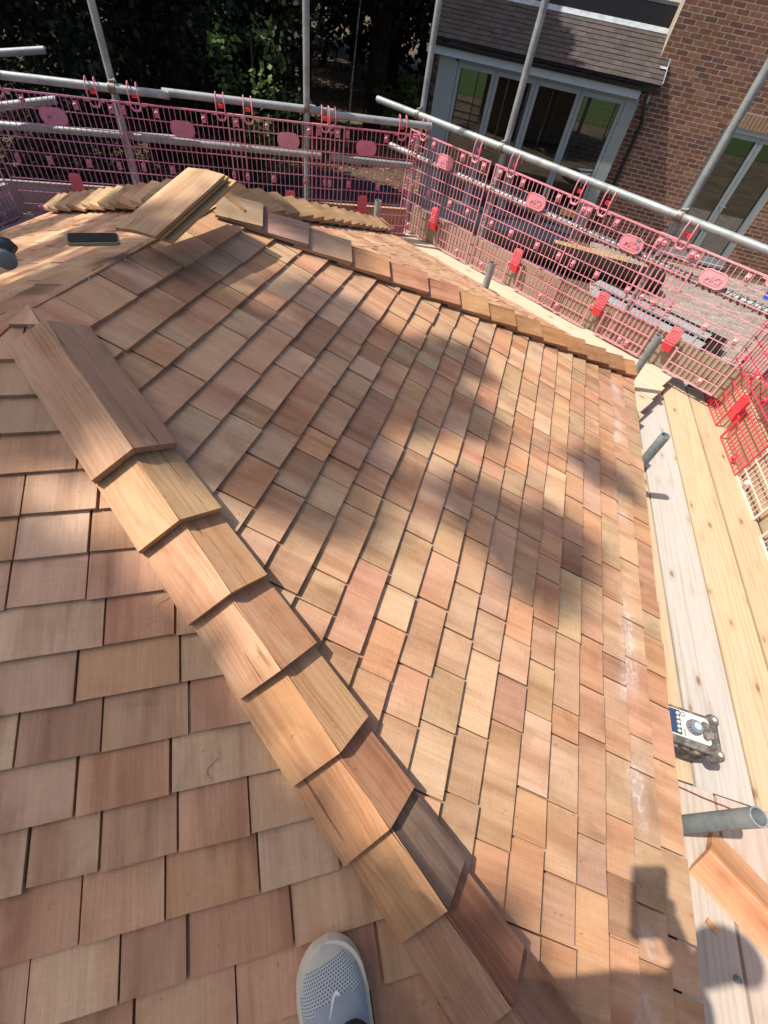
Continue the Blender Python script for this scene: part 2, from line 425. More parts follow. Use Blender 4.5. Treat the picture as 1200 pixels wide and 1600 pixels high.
for fi, (ang, _, rl, soff) in enumerate(FACETS):
    tv, uv_, nv = facet_axes(ang); org = facet_origin(fi)
    k = cos(PR)*T30
    if fi == 3: tspan = lambda s: (-k*s, rl+k*s)
    elif fi == 0: tspan = lambda s: (-k*s, rl+k*s)
    else: tspan = lambda s: (-k*s, k*s)
    wide = fi in (5,)
    ncourse = int((SL+soff)/EXP)
    for ci in range(ncourse+1):
        s = SL+soff-ci*EXP
        if s < .06: continue
        t0, t1 = tspan(s+.02); t = t0-rnd(0, .1)
        while t < t1:
            w = random.choice((rnd(.09, .13), rnd(.11, .16), rnd(.12, .17), rnd(.14, .20), rnd(.18, .27))) if wide else random.choice((rnd(.075, .11), rnd(.10, .15), rnd(.13, .19), rnd(.17, .27)))
            gap = rnd(.0025, .006)
            ln = min(.185, s+.005); db = rnd(-.0028, .0028); sk = rnd(-.0012, .0012)
            poly = [(t, s+db-sk), (t+w-gap, s+db+sk), (t+w-gap, s-ln), (t, s-ln)]
            # cut along the hips
            lo_c, hi_c = (0., rl)
            poly = clip(poly, 1, k, -lo_c-.002)
            if len(poly) >= 3: poly = clip(poly, -1, k, hi_c-.002)
            t += w
            if len(poly) < 3: continue
            ar = .5*abs(sum(poly[i][0]*poly[(i+1) % len(poly)][1]-poly[(i+1) % len(poly)][0]*poly[i][1] for i in range(len(poly))))
            if ar < .0006: continue
            SHINGLES.append((fi, s, poly, org, tv, uv_, nv))
def shingle_geo(mb, sh):
    fi, s, poly, org, tv, u, n = sh
    dh = rnd(-.0012, .0022); tl = rnd(-.004, .004); off = roff()
    if fi == 0 and s > SL-6*EXP: col = pick([5, 3, 6, 2, 1.5, 1.2, 1.5, 2, .6, 2])
    elif fi == 0: col = pick([5, 5, 3, 2, 2.8, 1.2, 2.4, 1.2, 1.2, 1.5])
    else: col = pick()
    top, bot, g1, g2 = [], [], [], []
    tc = sum(p[0] for p in poly)/len(poly)
    for (t, ss) in poly:
        v = s-ss; h = .001-.113*v+dh+(t-tc)*tl*3; hb = min(h-.0015, -.0098-.06*v+dh*.4)
        top.append(org+tv*t+u*ss+n*h); bot.append(org+tv*t+u*ss+n*hb)
        g1.append((t+off[0], ss+off[1], off[2])); g2.append((t+off[0], ss+off[1], off[2]-.01))
    mb.prism(top, bot, g1, g2, col)
def screen_area(sh):
    fi, s, poly, org, tv, u, n = sh
    q = [project(org+tv*t+u*min(max(ss, s-EXP), s)+n*.015) for t, ss in poly]
    if any(x is None for x in q): return 0
    cx = sum(x[0] for x in q)/len(q); cy = sum(x[1] for x in q)/len(q)
    if not (-40 < cx < 1240 and -20 < cy < 1640): return 0
    c = org+tv*poly[0][0]+u*s
    if n.dot(CAM-c) <= 0: return 0
    return .5*abs(sum(q[i][0]*q[(i+1) % len(q)][1]-q[(i+1) % len(q)][0]*q[i][1] for i in range(len(q))))
order = sorted(SHINGLES, key=screen_area, reverse=True)
for sh in order[:300]:
    b_ = MB(); shingle_geo(b_, sh); build(b_, 'shingle', M['shingle'], BLD)
b_ = MB()
for sh in order[300:]: shingle_geo(b_, sh)
tag(build(b_, 'shingle_field', M['shingle'], BLD), kind='stuff')
# roof deck, fascia, walls
b_ = MB()
for fi, (ang, _, rl, soff) in enumerate(FACETS):
    tv, u, n = facet_axes(ang); org = facet_origin(fi); k = cos(PR)*T30; s = SL-.03
    pts = [(0, 0), (rl, 0), (rl+k*s, s), (-k*s, s)] if rl else [(0, 0), (k*s, s), (-k*s, s)]
    b_.prism([org+tv*t+u*q-n*.023 for t, q in pts], [org+tv*t+u*q-n*.05 for t, q in pts])
build(b_, 'roof_deck', M['deckwood'], BLD)
def hexpt(r):   # hexagon corners at inradius r, in order of the facets
    o = []
    for i in range(6):
        a = FACETS[i][0]; org = facet_origin(i); tv = V((-sin(a), cos(a), 0)); out = V((cos(a), sin(a), 0)); rl = FACETS[i][2]
        o.append((org+out*r-tv*r*T30, org+out*r+tv*(rl+r*T30)))
    return o
for (pa, pb) in hexpt(RR-.09):
    b_ = MB(); d = (pb-pa); ax = (d.normalized(), V((-d.y, d.x, 0)).normalized(), V((0, 0, 1)))
    b_.box((pa+pb)/2+V((0, 0, EZ-.085)), (d.length, .022, .13), ax, roff(), (.3, .19, .1), 0)
    build(b_, 'fascia', M['cap'], BLD)
for (pa, pb) in hexpt(RR-.28):
    b_ = MB(); d = (pb-pa); ax = (d.normalized(), V((-d.y, d.x, 0)).normalized(), V((0, 0, 1)))
    b_.box((pa+pb)/2+V((0, 0, (EZ-.06+GZ)/2)), (d.length-.02, .08, EZ-.06-GZ), ax)
    build(b_, 'wall', M['wallwood'], BLD)

# hip caps: each cap is two boards meeting over the hip
CAPT = [(0.520, 0.312, 0.167), (0.500, 0.274, 0.137), (0.460, 0.255, 0.147), (0.430, 0.283, 0.157), (0.360, 0.198, 0.118), (0.540, 0.340, 0.196)]
def cap_boards(parent, org, hd, slope, w0, w1, ang_a, ang_b, width, tints, lift=.0, thick=.022, tail=.0, swap=False, up_=.034, rise=.023):
    """boards from w0 (upper end) to w1 (butt, lower end) measured in plan along hip direction hd"""
    for si, ang in enumerate((ang_a, ang_b)):
        tv, u, n = facet_axes(ang); mb = MB()
        d = V((hd.x, hd.y, -slope)).normalized(); side = n.cross(d)
        out = V((cos(ang), sin(ang), 0))
        if side.dot(out) < 0: side = -side
        l = hypot(1, slope)*(w1-w0)+tail; base1 = org+V((hd.x*w1, hd.y*w1, -slope*w1))
        wd = width*(1+rnd(-.06, .06)); off = roff(); e = rnd(-.004, .004)
        lf0 = lift+.6*rise+up_; inner = -(lf0+thick*.6)*tan(radians(10.1))-(.002 if (si == 0) != swap else -.0015)
        pts = [(l, inner), (l, wd), (0+e, wd), (0, inner)]
        top, bot, g1, g2 = [], [], [], []
        for (a, c_) in pts:
            lft = lift+rise*(1-a/max(l, .01))+up_*(1-max(0., c_)/wd); th = thick*(1-.55*a/max(l, .01))
            p = base1-d*a+side*c_
            top.append(p+n*(lft+th*.6)); bot.append(p+n*(lft-th*.4))
            g1.append((c_+off[0], a+off[1], off[2])); g2.append((c_+off[0], a+off[1], off[2]-.02))
        mb.prism(top, bot, g1, g2, tints[si])
        build(mb, 'cap_board', M['cap'], parent)
def cap_line(org, ang, ws, width, angs, first=None, tintf=None, liftf=None, **kw):
    hd = V((cos(ang), sin(ang), 0)); slope = tan(PR)*cos(pi/6)
    prev = first
    for i, w in enumerate(ws):
        p = org+hd*w-V((0, 0, slope*w))
        e = bpy.data.objects.new('hip_cap', None); e.empty_display_size = .05; link(e, BLD); e.location = p-WLOC[BLD.name]; WLOC[e.name] = p
        t = tintf(i) if tintf else (jit(random.choice(CAPT)), jit(random.choice(CAPT)))
        cap_boards(e, org, hd, slope, prev-.05 if i else prev, w, angs[0], angs[1], width, t, liftf(i) if liftf else 0., swap=bool(i % 2), **kw)
        prev = w
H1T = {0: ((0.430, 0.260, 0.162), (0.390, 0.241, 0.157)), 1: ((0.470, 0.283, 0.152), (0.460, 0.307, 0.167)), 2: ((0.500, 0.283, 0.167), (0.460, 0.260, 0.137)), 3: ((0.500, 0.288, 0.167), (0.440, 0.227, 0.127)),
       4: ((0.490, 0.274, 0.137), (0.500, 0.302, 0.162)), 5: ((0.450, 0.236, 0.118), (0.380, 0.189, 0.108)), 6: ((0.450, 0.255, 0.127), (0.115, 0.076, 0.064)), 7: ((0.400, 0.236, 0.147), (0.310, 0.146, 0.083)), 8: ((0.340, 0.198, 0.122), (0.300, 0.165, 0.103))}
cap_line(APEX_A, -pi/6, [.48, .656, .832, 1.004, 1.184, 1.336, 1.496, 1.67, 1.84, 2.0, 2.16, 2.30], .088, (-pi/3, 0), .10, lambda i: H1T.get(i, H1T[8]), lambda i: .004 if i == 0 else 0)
H2T = {0: (0.360, 0.265, 0.171), 1: (0.350, 0.227, 0.186), 2: (0.420, 0.274, 0.186), 3: (0.450, 0.236, 0.122), 4: (0.480, 0.246, 0.152), 5: (0.440, 0.227, 0.137), 6: (0.460, 0.260, 0.118)}
cap_line(APEX_B, pi/6, [.148, .316, .484, .648, .836, 1.0, 1.165, 1.33, 1.5, 1.672, 1.83, 2.0, 2.15, 2.255], .092, (0, pi/3), .0, lambda i: (H2T.get(i, jit((.37, .19, .09), .1)), jit((.40, .23, .12))), up_=.022, rise=.018, thick=.018)
cap_line(APEX_B, pi/2, [.16+.148*i for i in range(15)], .11, (pi/3, 2*pi/3), .0, lambda i: (jit((.38, .24, .13), .15), jit((.38, .24, .13))), lambda i: .008, up_=.03, rise=.017)
cap_line(APEX_B, 5*pi/6, [.22+.15*i for i in range(14)], .12, (2*pi/3, pi), .05, lambda i: (jit((.34, .22, .12), .2), jit((.36, .235, .13), .2)), lambda i: .014, up_=.034, rise=.019)  # browns darkened to carry the shade on these back caps
# nails left in the unfinished ridge end
for q in ((18, 460), (33, 481), (47, 512), (196, 407), (140, 437), (97, 447)):
    ang = -pi/3 if q[0] < 50 else 0
    p = on_facet(q[0], q[1], ang)+facet_axes(ang)[2]*.001
    b_ = MB(); b_.tube([p, p+V((0, 0, .003))], .0024, 6); build(b_, 'nail_head', M['steel'], BLD)

# loose cap boards stacked across the ridge
def loose_cap(pa, pb, up, wid, th, tint, label, angle=radians(150)):
    """a ready made ridge cap: two boards in a shallow V, pa->pb its long axis"""
    d = (pb-pa); l = d.length; d.normalize(); side = up.cross(d).normalized(); up = d.cross(side)
    o = thing('loose_ridge_cap', tuple((pa+pb)/2), label, 'roof cap')
    for s_ in (-1, 1):
        mb = MB(); off = roff(); a = (pi-angle)/2
        sv = side*s_*cos(a)-up*sin(a); nv = (up*cos(a)+side*s_*sin(a))
        vs = [(0, 0), (l, 0), (l, wid), (0, wid)]
        mb.prism([pa+d*x+sv*y+nv*th*.5 for x, y in vs], [pa+d*x+sv*y-nv*th*.5 for x, y in vs],
                 [(y+off[0], x+off[1], off[2]) for x, y in vs], [(y+off[0], x+off[1], off[2]-.02) for x, y in vs], tint[0 if s_ < 0 else 1])
        build(mb, 'cap_board', M['cap'], o)
    return o
nF = facet_axes(0)[2]
base_p = V((-.01, .70, .05))
lab = ['stained cedar ridge cap on top of the small pile across the ridge', 'middle cedar ridge cap of the pile on the ridge',
       'lowest cedar ridge cap of the pile lying on the ridge']
nearm, farm = at_z(211, 362, .060), at_z(322, 267, .125)
ROLLV = (at_z(236, 379, .055)-at_z(186, 345, .06)).normalized(); DIRV = (farm-nearm).normalized()
UPV = ROLLV.cross(DIRV).normalized()
if UPV.z < 0: UPV = -UPV
for i in range(3):
    sh_v = ROLLV*(.006*i)*(-1 if i % 2 else 1)-UPV*(.0135*i)+DIRV*(.022*i)
    loose_cap(nearm+sh_v, farm+sh_v, (UPV+ROLLV*.03*(i-1)).normalized(), .066, .009, [((.47, .32, .20), (.46, .32, .19)), ((.48, .31, .15),)*2, ((.43, .27, .13),)*2, ((.38, .24, .12),)*2][i], lab[i], radians(172))
# loose red cap on the boards at lower right
loose_cap(V((2.275, -.355, -1.04)), V((2.70, -.64, -1.04)), V((0, 0, 1)), .098, .018, ((.50, .235, .125), (.56, .31, .17)), 'freshly cut reddish cedar cap lying on the platform boards below the short tube', radians(125))
# offcut chip
b_ = MB(); p = at_z(1112, 1447, -1.082); b_.box(p, (.035, .018, .004), (V((.8, -.6, 0)), V((.6, .8, 0)), V((0, 0, 1))), roff(), (.52, .27, .14))
tag(build(b_, 'wood_chip', M['chip']), 'small orange cedar offcut lying on the grey platform board', 'offcut')

for (x, y, l_) in ((250, 935, .05), (332, 1190, .055)):
    p0 = on_facet(x, y, -pi/3); t_, u_, n_ = facet_axes(-pi/3); b_ = MB()
    b_.tube([p0+u_*(l_*(k/8-.5))+t_*(.012*sin(k*.75))+n_*(.004+.003*sin(k*.9)) for k in range(9)], .0009, 5, tint=(.50, .34, .19))
    tag(build(b_, 'wood_shaving', M['chip'], smooth=True), 'thin curled cedar strand on the lower shingles, %s' % ('just left of the lit hip caps' if y < 1000 else 'further down the slope'), 'shaving')
# phone lying on the ridge, tool at the left edge
def rounded(w, h, r, n=4):
    pts = []
    for cx, cy, a0 in ((w/2-r, h/2-r, 0), (-w/2+r, h/2-r, pi/2), (-w/2+r, -h/2+r, pi), (w/2-r, -h/2+r, 3*pi/2)):
        pts += [(cx+r*cos(a0+pi/2*i/n), cy+r*sin(a0+pi/2*i/n)) for i in range(n+1)]
    return pts
def slab(mb, c, ax, pts, th):
    return mb.prism([c+ax[0]*x+ax[1]*y+ax[2]*th/2 for x, y in pts], [c+ax[0]*x+ax[1]*y-ax[2]*th/2 for x, y in pts])
def phone(name, c, ax, label, w=.074, h=.15):
    o = thing(name, tuple(c-ax[2]*.006), label, 'phone')
    build(slab(MB(), c, ax, rounded(w, h, .012), .008), 'case', M['phonebody'], o, smooth=True)
    build(slab(MB(), c+ax[2]*.0046, ax, rounded(w-.008, h-.008, .009), .0016), 'screen', M['phoneglass'], o)
    return o
c = V((-.045, .315, .047)); ax1 = V((-.12, .99, .0)).normalized(); x1 = V((1, .12, -.05)).normalized()
ax1 = (V((.75, .66, -.02))).normalized(); up = V((.0, -.03, 1)).normalized(); x1 = ax1.cross(up).normalized(); up = x1.cross(ax1)
phone('smartphone', at_z(146, 374, .032), (x1, ax1, up), 'black smartphone in tan case lying face up on the ridge', .064, .128)
tl = thing('hand_tool', tuple(at_z(5, 410, .02)), 'dark hand tool with round end cap at the left edge of the ridge', 'tool')
pc = at_z(10, 408, .035)
b_ = MB(); dv = V((-.7, .6, .05)).normalized()
b_.tube([pc, pc+dv*.018], [.022, .024], 16); b_.tube([pc-dv*.004, pc], [.017, .022], 16); build(b_, 'end_cap', M['dial'], tl, smooth=True)
b_ = MB(); b_.tube([pc+V((.0, .03, .012)), pc+V((-.012, .028, .022)), pc+V((-.06, .02, .026)), pc+V((-.14, -.02, .02))], [.016, .019, .019, .016], 10); build(b_, 'body', M['black'], tl, smooth=True)
b_ = MB(); b_.tube([pc+V((-.02, -.01, -.006)), pc+V((-.14, -.09, -.006))], .012, 8); build(b_, 'handle', M['steel'], tl, smooth=True)

# ------------------------------------------------------------------ scaffold boards
BT = .038
def board(x0, y0, x1, y1, w, ztop, tint, label, name='scaffold_board', vertical=False, cat='scaffold board', group='scaffold boards of the platform', th=BT):
    a, b = V((x0, y0, 0)), V((x1, y1, 0)); d = (b-a); l = d.length; d.normalize(); sd = V((-d.y, d.x, 0))
    mb = MB(); c = (a+b)/2
    if vertical: mb.box(c+V((0, 0, ztop-w/2)), (w, l, th), (V((0, 0, 1)), d, sd), roff(), tint)
    else: mb.box(c+V((0, 0, ztop-th/2)), (w, l, th), (sd, d, V((0, 0, 1))), roff(), tint)
    return tag(build(mb, name, M['pine']), label, cat, group)
YEL, WHT, GLD, GRY, PNK = (.45, .355, .23), (.42, .395, .365), (.46, .365, .24), (.42, .33, .22), (.42, .36, .31)
P1 = -1.10
def f1line(x_at0, y): return x_at0+.033*(.0-y)
bw = .215
for i, (xc, tint, lb, dz) in enumerate(((2.195, YEL, 'yellow scaffold board half hidden under the long eave, nearest the roof', .0), (2.4195, WHT, 'whitened weathered scaffold board between two yellow ones', -.004),
                                    (2.627, GLD, 'golden scaffold board right of the whitened board', .0), (2.83, (.42, .335, .22), 'outermost golden scaffold board against the low toe board', .002))):
    board(f1line(xc, 2.8), 2.78 if i < 3 else 2.70, f1line(xc, -.16)-.012, -.155-.0*i, (bw if i < 2 else .196)-.004, P1+dz, tint, lb)
for i, (xc, tint, lb) in enumerate(((2.245, PNK, 'grey knotty scaffold board next to the eave at the lower corner'), (2.466, (.42, .34, .29), 'grey pink scaffold board under the loose red cap'),
                                    (2.69, (.46, .38, .32), 'third grey scaffold board at the lower right corner'), (2.91, (.46, .38, .32), 'outermost grey scaffold board at the lower right corner'))):
    board(xc, -.165, xc+.03, -2.1, bw-.006, P1+.016, tint, lb)
# boards along the second face, a little higher
D2 = V((.8725, -.4886, 0)); N2 = V((.4886, .8725, 0)); Q2 = V((.0835, 3.9823, 0))
for i, (o_, tint, s1, lb) in enumerate(((-.112, (.48, .42, .32), 2.76, 'pale scaffold board along the mesh guards, tight to the toe board'), (-.338, (.49, .43, .32), 2.785, 'middle pale scaffold board of the platform facing the house'),
                                      (-.564, (.46, .39, .28), 2.80, 'inner pale scaffold board of the platform facing the house'), (-.79, (.44, .35, .23), 2.835, 'pale scaffold board under the eave facing the house'),
                                      (-1.13, (.45, .37, .26), 3.04, 'short visible board end poking out below the roof corner'))):
    a = Q2+N2*o_+D2*(-.1+.1*i); b = Q2+N2*o_+D2*s1
    board(a.x, a.y, b.x, b.y, .222, -1.02+.002*(i % 2), tint, lb)
# third face (back) and fourth
D3 = V((cos(pi/6), sin(pi/6), 0)); N3 = V((-.5, .866, 0)); Q3 = V((.03, 3.87, 0))
for i, (o_, lb) in enumerate(((-.14, 'grey scaffold board by the toe board behind the ridge caps'), (-.37, 'grey scaffold board behind the row of spiky ridge caps'), (-.6, 'grey scaffold board under the back eave'))):
    a = Q3+N3*o_-D3*(.35+.2*i); b = Q3+N3*o_-D3*(3.15-.12*i)
    board(a.x, a.y, b.x, b.y, .222, -1.0, (.30, .27, .24), lb)
X4 = -2.68
for i, (o_, lb) in enumerate(((.14, 'bluish grey scaffold board at the far left beside the pink mesh'), (.37, 'grey scaffold board one in from the far left edge'), (.6, 'grey scaffold board under the far left eave'))):
    board(X4+o_, 2.2, X4+o_, -1.0, .222, -1.02, (.40, .40, .41), lb)
# toe boards
TB = 'toe boards on edge round the platform'
def toe(p, q, ztop, lb, tint=(.36, .29, .21)): return board(p.x, p.y, q.x, q.y, .225, ztop, tint, lb, 'toe_board', True, 'toe board', TB)
toe(Q2+D2*-.05+N2*.03, Q2+D2*1.55+N2*.03, -.80, 'old brown toe board on edge under the guards facing the house')
toe(Q2+D2*1.56+N2*.032, Q2+D2*3.3+N2*.032, -.80, 'old brown toe board on edge beside the upright tube at the roof corner', (.33, .27, .19))
toe(Q3-D3*.0+N3*.03, Q3-D3*1.6+N3*.03, -.80, 'orange brown toe board on edge below the right back guards', (.42, .26, .15))
toe(Q3-D3*1.61+N3*.03, Q3-D3*3.25+N3*.03, -.80, 'grey toe board on edge behind the spiky ridge caps', (.34, .30, .27))
toe(V((X4-.02, 2.25, 0)), V((X4-.02, -.9, 0)), -.80, 'grey toe board on edge at the far left', (.30, .29, .29))
toe(V((2.845, 2.62, 0)), V((2.975, .35, 0)), -.885, 'sunlit toe board on edge outside the golden boards', (.42, .33, .22))
toe(V((2.975, .34, 0)), V((3.05, -1.9, 0)), -.885, 'toe board on edge at the lower right', (.46, .36, .25))

# ------------------------------------------------------------------ scaffold tubes
TR = .02415; TG = 'galvanised scaffold tubes'
def tube_obj(p, q, label, mat='galv', r=TR, spiral=False, name='scaffold_tube'):
    b_ = MB(); b_.tube([p, q], r, 16, hollow=.84); o = build(b_, name, M[mat], smooth=True)
    tag(o, label, 'scaffold tube', TG)
    if spiral:
        d = (q-p); l = d.length; d.normalize(); x = d.cross(V((0, 0, 1))).normalized(); y = d.cross(x)
        n = int(l/.046); pts = []
        for k in range(n*10+1):
            a = 2*pi*k/10; pts.append(p+d*(l*k/(n*10))+(x*cos(a)+y*sin(a))*(r+.003))
        s_ = MB(); s_.tube(pts, .0055, 5); build(s_, 'spiral_wrap', M['rubber'], o, smooth=True)
    return o
RZ2, RZ3 = -.165, -.195
def q2(s, z, o=0.): p = Q2+D2*s+N2*o; p = V((p.x, p.y, z)); return p
def q3(s, z, o=0.): p = Q3-D3*s+N3*o; p = V((p.x, p.y, z)); return p
tube_obj(q2(-.64, RZ2, .0), q2(3.6, RZ2+.01, .0), 'long grey top rail in front of the house windows')
tube_obj(q2(-.42, -.435, .0), q2(-.06, -.436, .0), 'short bare tube end at the guard corner below the top rail')
tube_obj(q2(-.058, -.436, .0), q2(3.4, -.43, .0), 'middle rail wound with black spiral in front of the house', spiral=True)
tube_obj(q3(-.10, RZ3, .0), q3(.745, RZ3, .0), 'back top rail, short right length ending at the corner')
tube_obj(q3(.70, RZ3+.004, .055), q3(1.95, RZ3+.004, .055), 'back top rail, middle length between two uprights')
tube_obj(q3(1.90, RZ3, .0), q3(3.4, RZ3, .0), 'back top rail, left length running out of view')
tube_obj(q3(.02, -.47, .0), q3(.72, -.465, .0), 'back middle rail, right length above the dark sheet')
tube_obj(q3(.80, -.46, .0), q3(2.2, -.455, .0), 'back middle rail, long pale length behind the mesh')
tube_obj(q3(1.9, -.455, .055), q3(3.4, -.48, .055), 'back middle rail, left length running out of view')
# far left tubes pointing out of the frame
pA = at_plane(70, 78, q3(0, 0, 1.1), N3); pB = at_plane(-150, 92, q3(0, 0, .9), N3); tube_obj(pB, pA, 'stub of tube high at the far left in front of the hedge')
pA = at_plane(88, 156, q3(0, 0, .12), N3); pB = at_plane(-120, 180, q3(0, 0, -.1), N3); tube_obj(pB, pA, 'slanting tube end behind the first pink plaque at far left')
# standards
for px, lb in ((( -.14, q2), 'upright tube left of the long dark glass doors'), ((.759, q2), 'upright tube crossing the second glass door'), ((2.204, q2), 'thick upright tube in front of the brick wall')):
    f, s = px[1], px[0]; p = f(s, GZ, .052); q = f(s, 2.2, .052); tube_obj(p, q, lb)
for s, lb in ((.915, 'upright tube in the middle against dark trees'), (2.27, 'upright tube at the left against the dark hedge')):
    tube_obj(q3(s, GZ, .052), q3(s, 2.2, .052), lb)
tube_obj(V((2.98, 2.55, GZ)), V((2.98, 2.55, 2.0)), 'upright tube beyond the red guards at the right edge')
# short inner uprights
for p, lb in ((V((2.075, 1.295, -.672)), 'short open tube standing by the middle of the long eave'), (V((2.11, 2.275, -.628)), 'short open tube at the roof corner nearest the house'),
              (V((2.135, -.335, -.648)), 'stout tube end at the lower right with flattened cap')):
    tube_obj(V((p.x, p.y, GZ)), p, lb)
pz = at_plane(770, 410, Q2-N2*.86, N2); tube_obj(V((pz.x, pz.y, GZ)), pz, 'short tube poking up beside the eave facing the house')
pz = at_plane(591, 313, Q3-N3*.72, N3); tube_obj(V((pz.x, pz.y, GZ)), pz, 'short dark tube at the back corner of the roof')
tube_obj(V((X4-.04, 2.1, GZ)), V((X4-.04, 2.1, .6)), 'upright tube at the far left corner')
# transoms under the boards
for y in (1.75, .75, -.3): tube_obj(V((1.95, y, P1-.07)), V((3.25, y+.05, P1-.07)), 'transom tube under the boards at the long eave, %s' % {1.75: 'nearest the house', .75: 'middle one', -.3: 'nearest the camera'}[y])
# couplers
def coupler(p, ax_a, label):
    o = thing('tube_coupler', tuple(p), label, 'coupler', 'steel couplers on the scaffold joints')
    ax_a = V(ax_a).normalized()
    for a, off in ((ax_a, 0), (V((0, 0, 1)), .052)):
        b_ = MB(); cpt = p+N2*off if off else p
        b_.tube([cpt-a*.022, cpt+a*.022], .031, 12); build(b_, 'clamp', M['coupler'], o, smooth=True)
    b_ = MB(); q = p+V((0, 0, .035))
    b_.tube([q-ax_a*.012, q+ax_a*.035+V((0, 0, .012))], .007, 8); b_.tube([q+ax_a*.022+V((0, 0, .006)), q+ax_a*.035+V((0, 0, .012))], .013, 6); build(b_, 'bolt', M['coupler'], o)
for p, a, lb in ((q2(-.14, RZ2), D2, 'coupler on the rail corner left of the glass doors'), (q2(.759, RZ2), D2, 'coupler below the second glass door'), (q2(2.204, RZ2+.006), D2, 'rusty coupler on the rail below the brick wall'),
                 (q3(.915, RZ3+.004, .055), D3, 'coupler at the foot of the middle upright tube'), (q3(2.27, RZ3), D3, 'coupler at the foot of the left upright tube'),
                 (q2(.759, -.436), D2, 'coupler on the spiral rail between two guards'), (q2(2.204, -.434), D2, 'coupler on the spiral rail by the brick wall'), (q2(-.1, -.436), D2, 'coupler on the corner end of the spiral rail')):
    coupler(p, a, lb)

# ------------------------------------------------------------------ pink brick guards
GWID, GTOP, GBOT = .88, 0., -.735
def make_guard():
    o = thing('brick_guard', (0, 0, 0), 'x', 'mesh guard', 'pink plastic mesh guards hooked to the rails')
    mb = MB(); hw = GWID/2; nw = .065
    zb_n = GBOT+.17
    def bar(x0, z0, x1, z1, w, dpt=.006):
        if x0 == x1: mb.box((x0, 0, (z0+z1)/2), (w, dpt, abs(z1-z0)))
        else: mb.box(((x0+x1)/2, .0005, z0), (abs(x1-x0), dpt-.001, w))
    nv = 24
    for i in range(1, nv):
        x = -hw+GWID*i/nv; zb = zb_n if abs(x) < nw else GBOT
        bar(x, zb, x, GTOP, .0040, .005)
    rows = [GTOP-.0835*i for i in range(1, 9)]
    for z in rows:
        if z < zb_n: bar(-hw, z, -nw, z, .0052); bar(nw, z, hw, z, .0052)
        else: bar(-hw, z, hw, z, .0052)
    for x in (-hw, hw): bar(x, GBOT, x, GTOP, .0085, .008)
    mb.box((0, .0, GTOP), (GWID+.011, .010, .010))
    mb.box((-(hw+nw)/2, 0, GBOT), (hw-nw+.01, .010, .010)); mb.box(((hw+nw)/2, 0, GBOT), (hw-nw+.01, .010, .010))
    for x in (-nw, nw): mb.box((x, 0, (GBOT+zb_n)/2), (.009, .0095, zb_n-GBOT))
    mb.box((0, 0, zb_n), (2*nw, .0095, .009))
    build(mb, 'mesh_grid', M['plastic'], o)
    # plaque
    b_ = MB(); slab(b_, V((0, -.008, -.115)), (V((1, 0, 0)), V((0, 0, 1)), V((0, -1, 0))), rounded(.17, .098, .045, 6), .006)
    pq = build(b_, 'plaque', M['plastic'], o)
    b_ = MB(); ring = [V((x, -.0115, -.115+z)) for x, z in rounded(.162, .090, .042, 6)]; b_.tube(ring, .0018, 5, closed=True); build(b_, 'plaque_rim', M['plastic'], pq, smooth=True)
    fc = bpy.data.curves.new('MK2', 'FONT'); fc.body = 'MK2'; fc.size = .052; fc.extrude = .0016; fc.align_x = 'CENTER'; fc.shear = .25; fc.offset = .0012; fc.resolution_u = 3
    to = bpy.data.objects.new('tmp', fc); COL.objects.link(to)
    dg = bpy.context.evaluated_depsgraph_get(); me = bpy.data.meshes.new_from_object(to.evaluated_get(dg)); bpy.data.objects.remove(to)
    me.transform(Matrix.Rotation(pi/2, 4, 'X')); me.materials.clear(); me.materials.append(M['plastic'])
    lt = bpy.data.objects.new('lettering', me); link(lt, pq); lt.location = V((0, -.0125, -.131))-WLOC[pq.name]
    b_ = MB(); b_.box((0, -.0115, -.143), (.095, .003, .006)); build(b_, 'plaque_line', M['plastic'], pq)
    # hooks over the rail
    for sx in (-.29, .29):
        hk = MB()
        for s_ in (-1, 1):
            xx = sx+s_*.030
            hk.tube([V((xx, -.004, -.02)), V((xx, -.010, .03)), V((xx, -.006, .078)), V((xx-.003*s_, .012, .105)), V((xx-.003*s_, .04, .108)), V((xx-.003*s_, .058, .085)), V((xx-.003*s_, .060, .05))], .0045, 7)
        hk.tube([V((sx-.03, -.004, -.02)), V((sx-.018, -.004, -.038)), V((sx+.018, -.004, -.038)), V((sx+.03, -.004, -.02))], .0075, 7)
        hk.box((sx-.045, 0, -.006), (.035, .008, .016)); hk.box((sx+.045, 0, -.006), (.035, .008, .016))
        h_ = build(hk, 'hook', M['plastic'], o, smooth=True)
        tb = MB(); tb.box((sx, .030, .034), (.036, .018, .022)); build(tb, 'latch_tab', M['red'], h_)
    # clip over the toe board
    b_ = MB(); slab(b_, V((0, -.012, -.505)), (V((1, 0, 0)), V((0, 0, 1)), V((0, -1, 0))), rounded(.082, .12, .02, 4), .012)
    cl = build(b_, 'toe_clip', M['plastic'], o)
    b_ = MB(); ring = [V((x, -.019, -.495+z)) for x, z in rounded(.052, .06, .01, 3)]; b_.tube(ring, .003, 5, closed=True)
    ring = [V((x, -.019, -.495+z)) for x, z in rounded(.024, .03, .006, 3)]; b_.tube(ring, .0025, 5, closed=True); build(b_, 'clip_ridge', M['plastic'], cl)
    b_ = MB(); b_.prism([V((-.036, -.02, -.545)), V((.036, -.02, -.545)), V((.034, -.006, -.62)), V((-.034, -.006, -.62))], [V((-.036, .03, -.545)), V((.036, .03, -.545)), V((.034, .02, -.62)), V((-.034, .02, -.62))])
    build(b_, 'clip_foot', M['red'], cl)
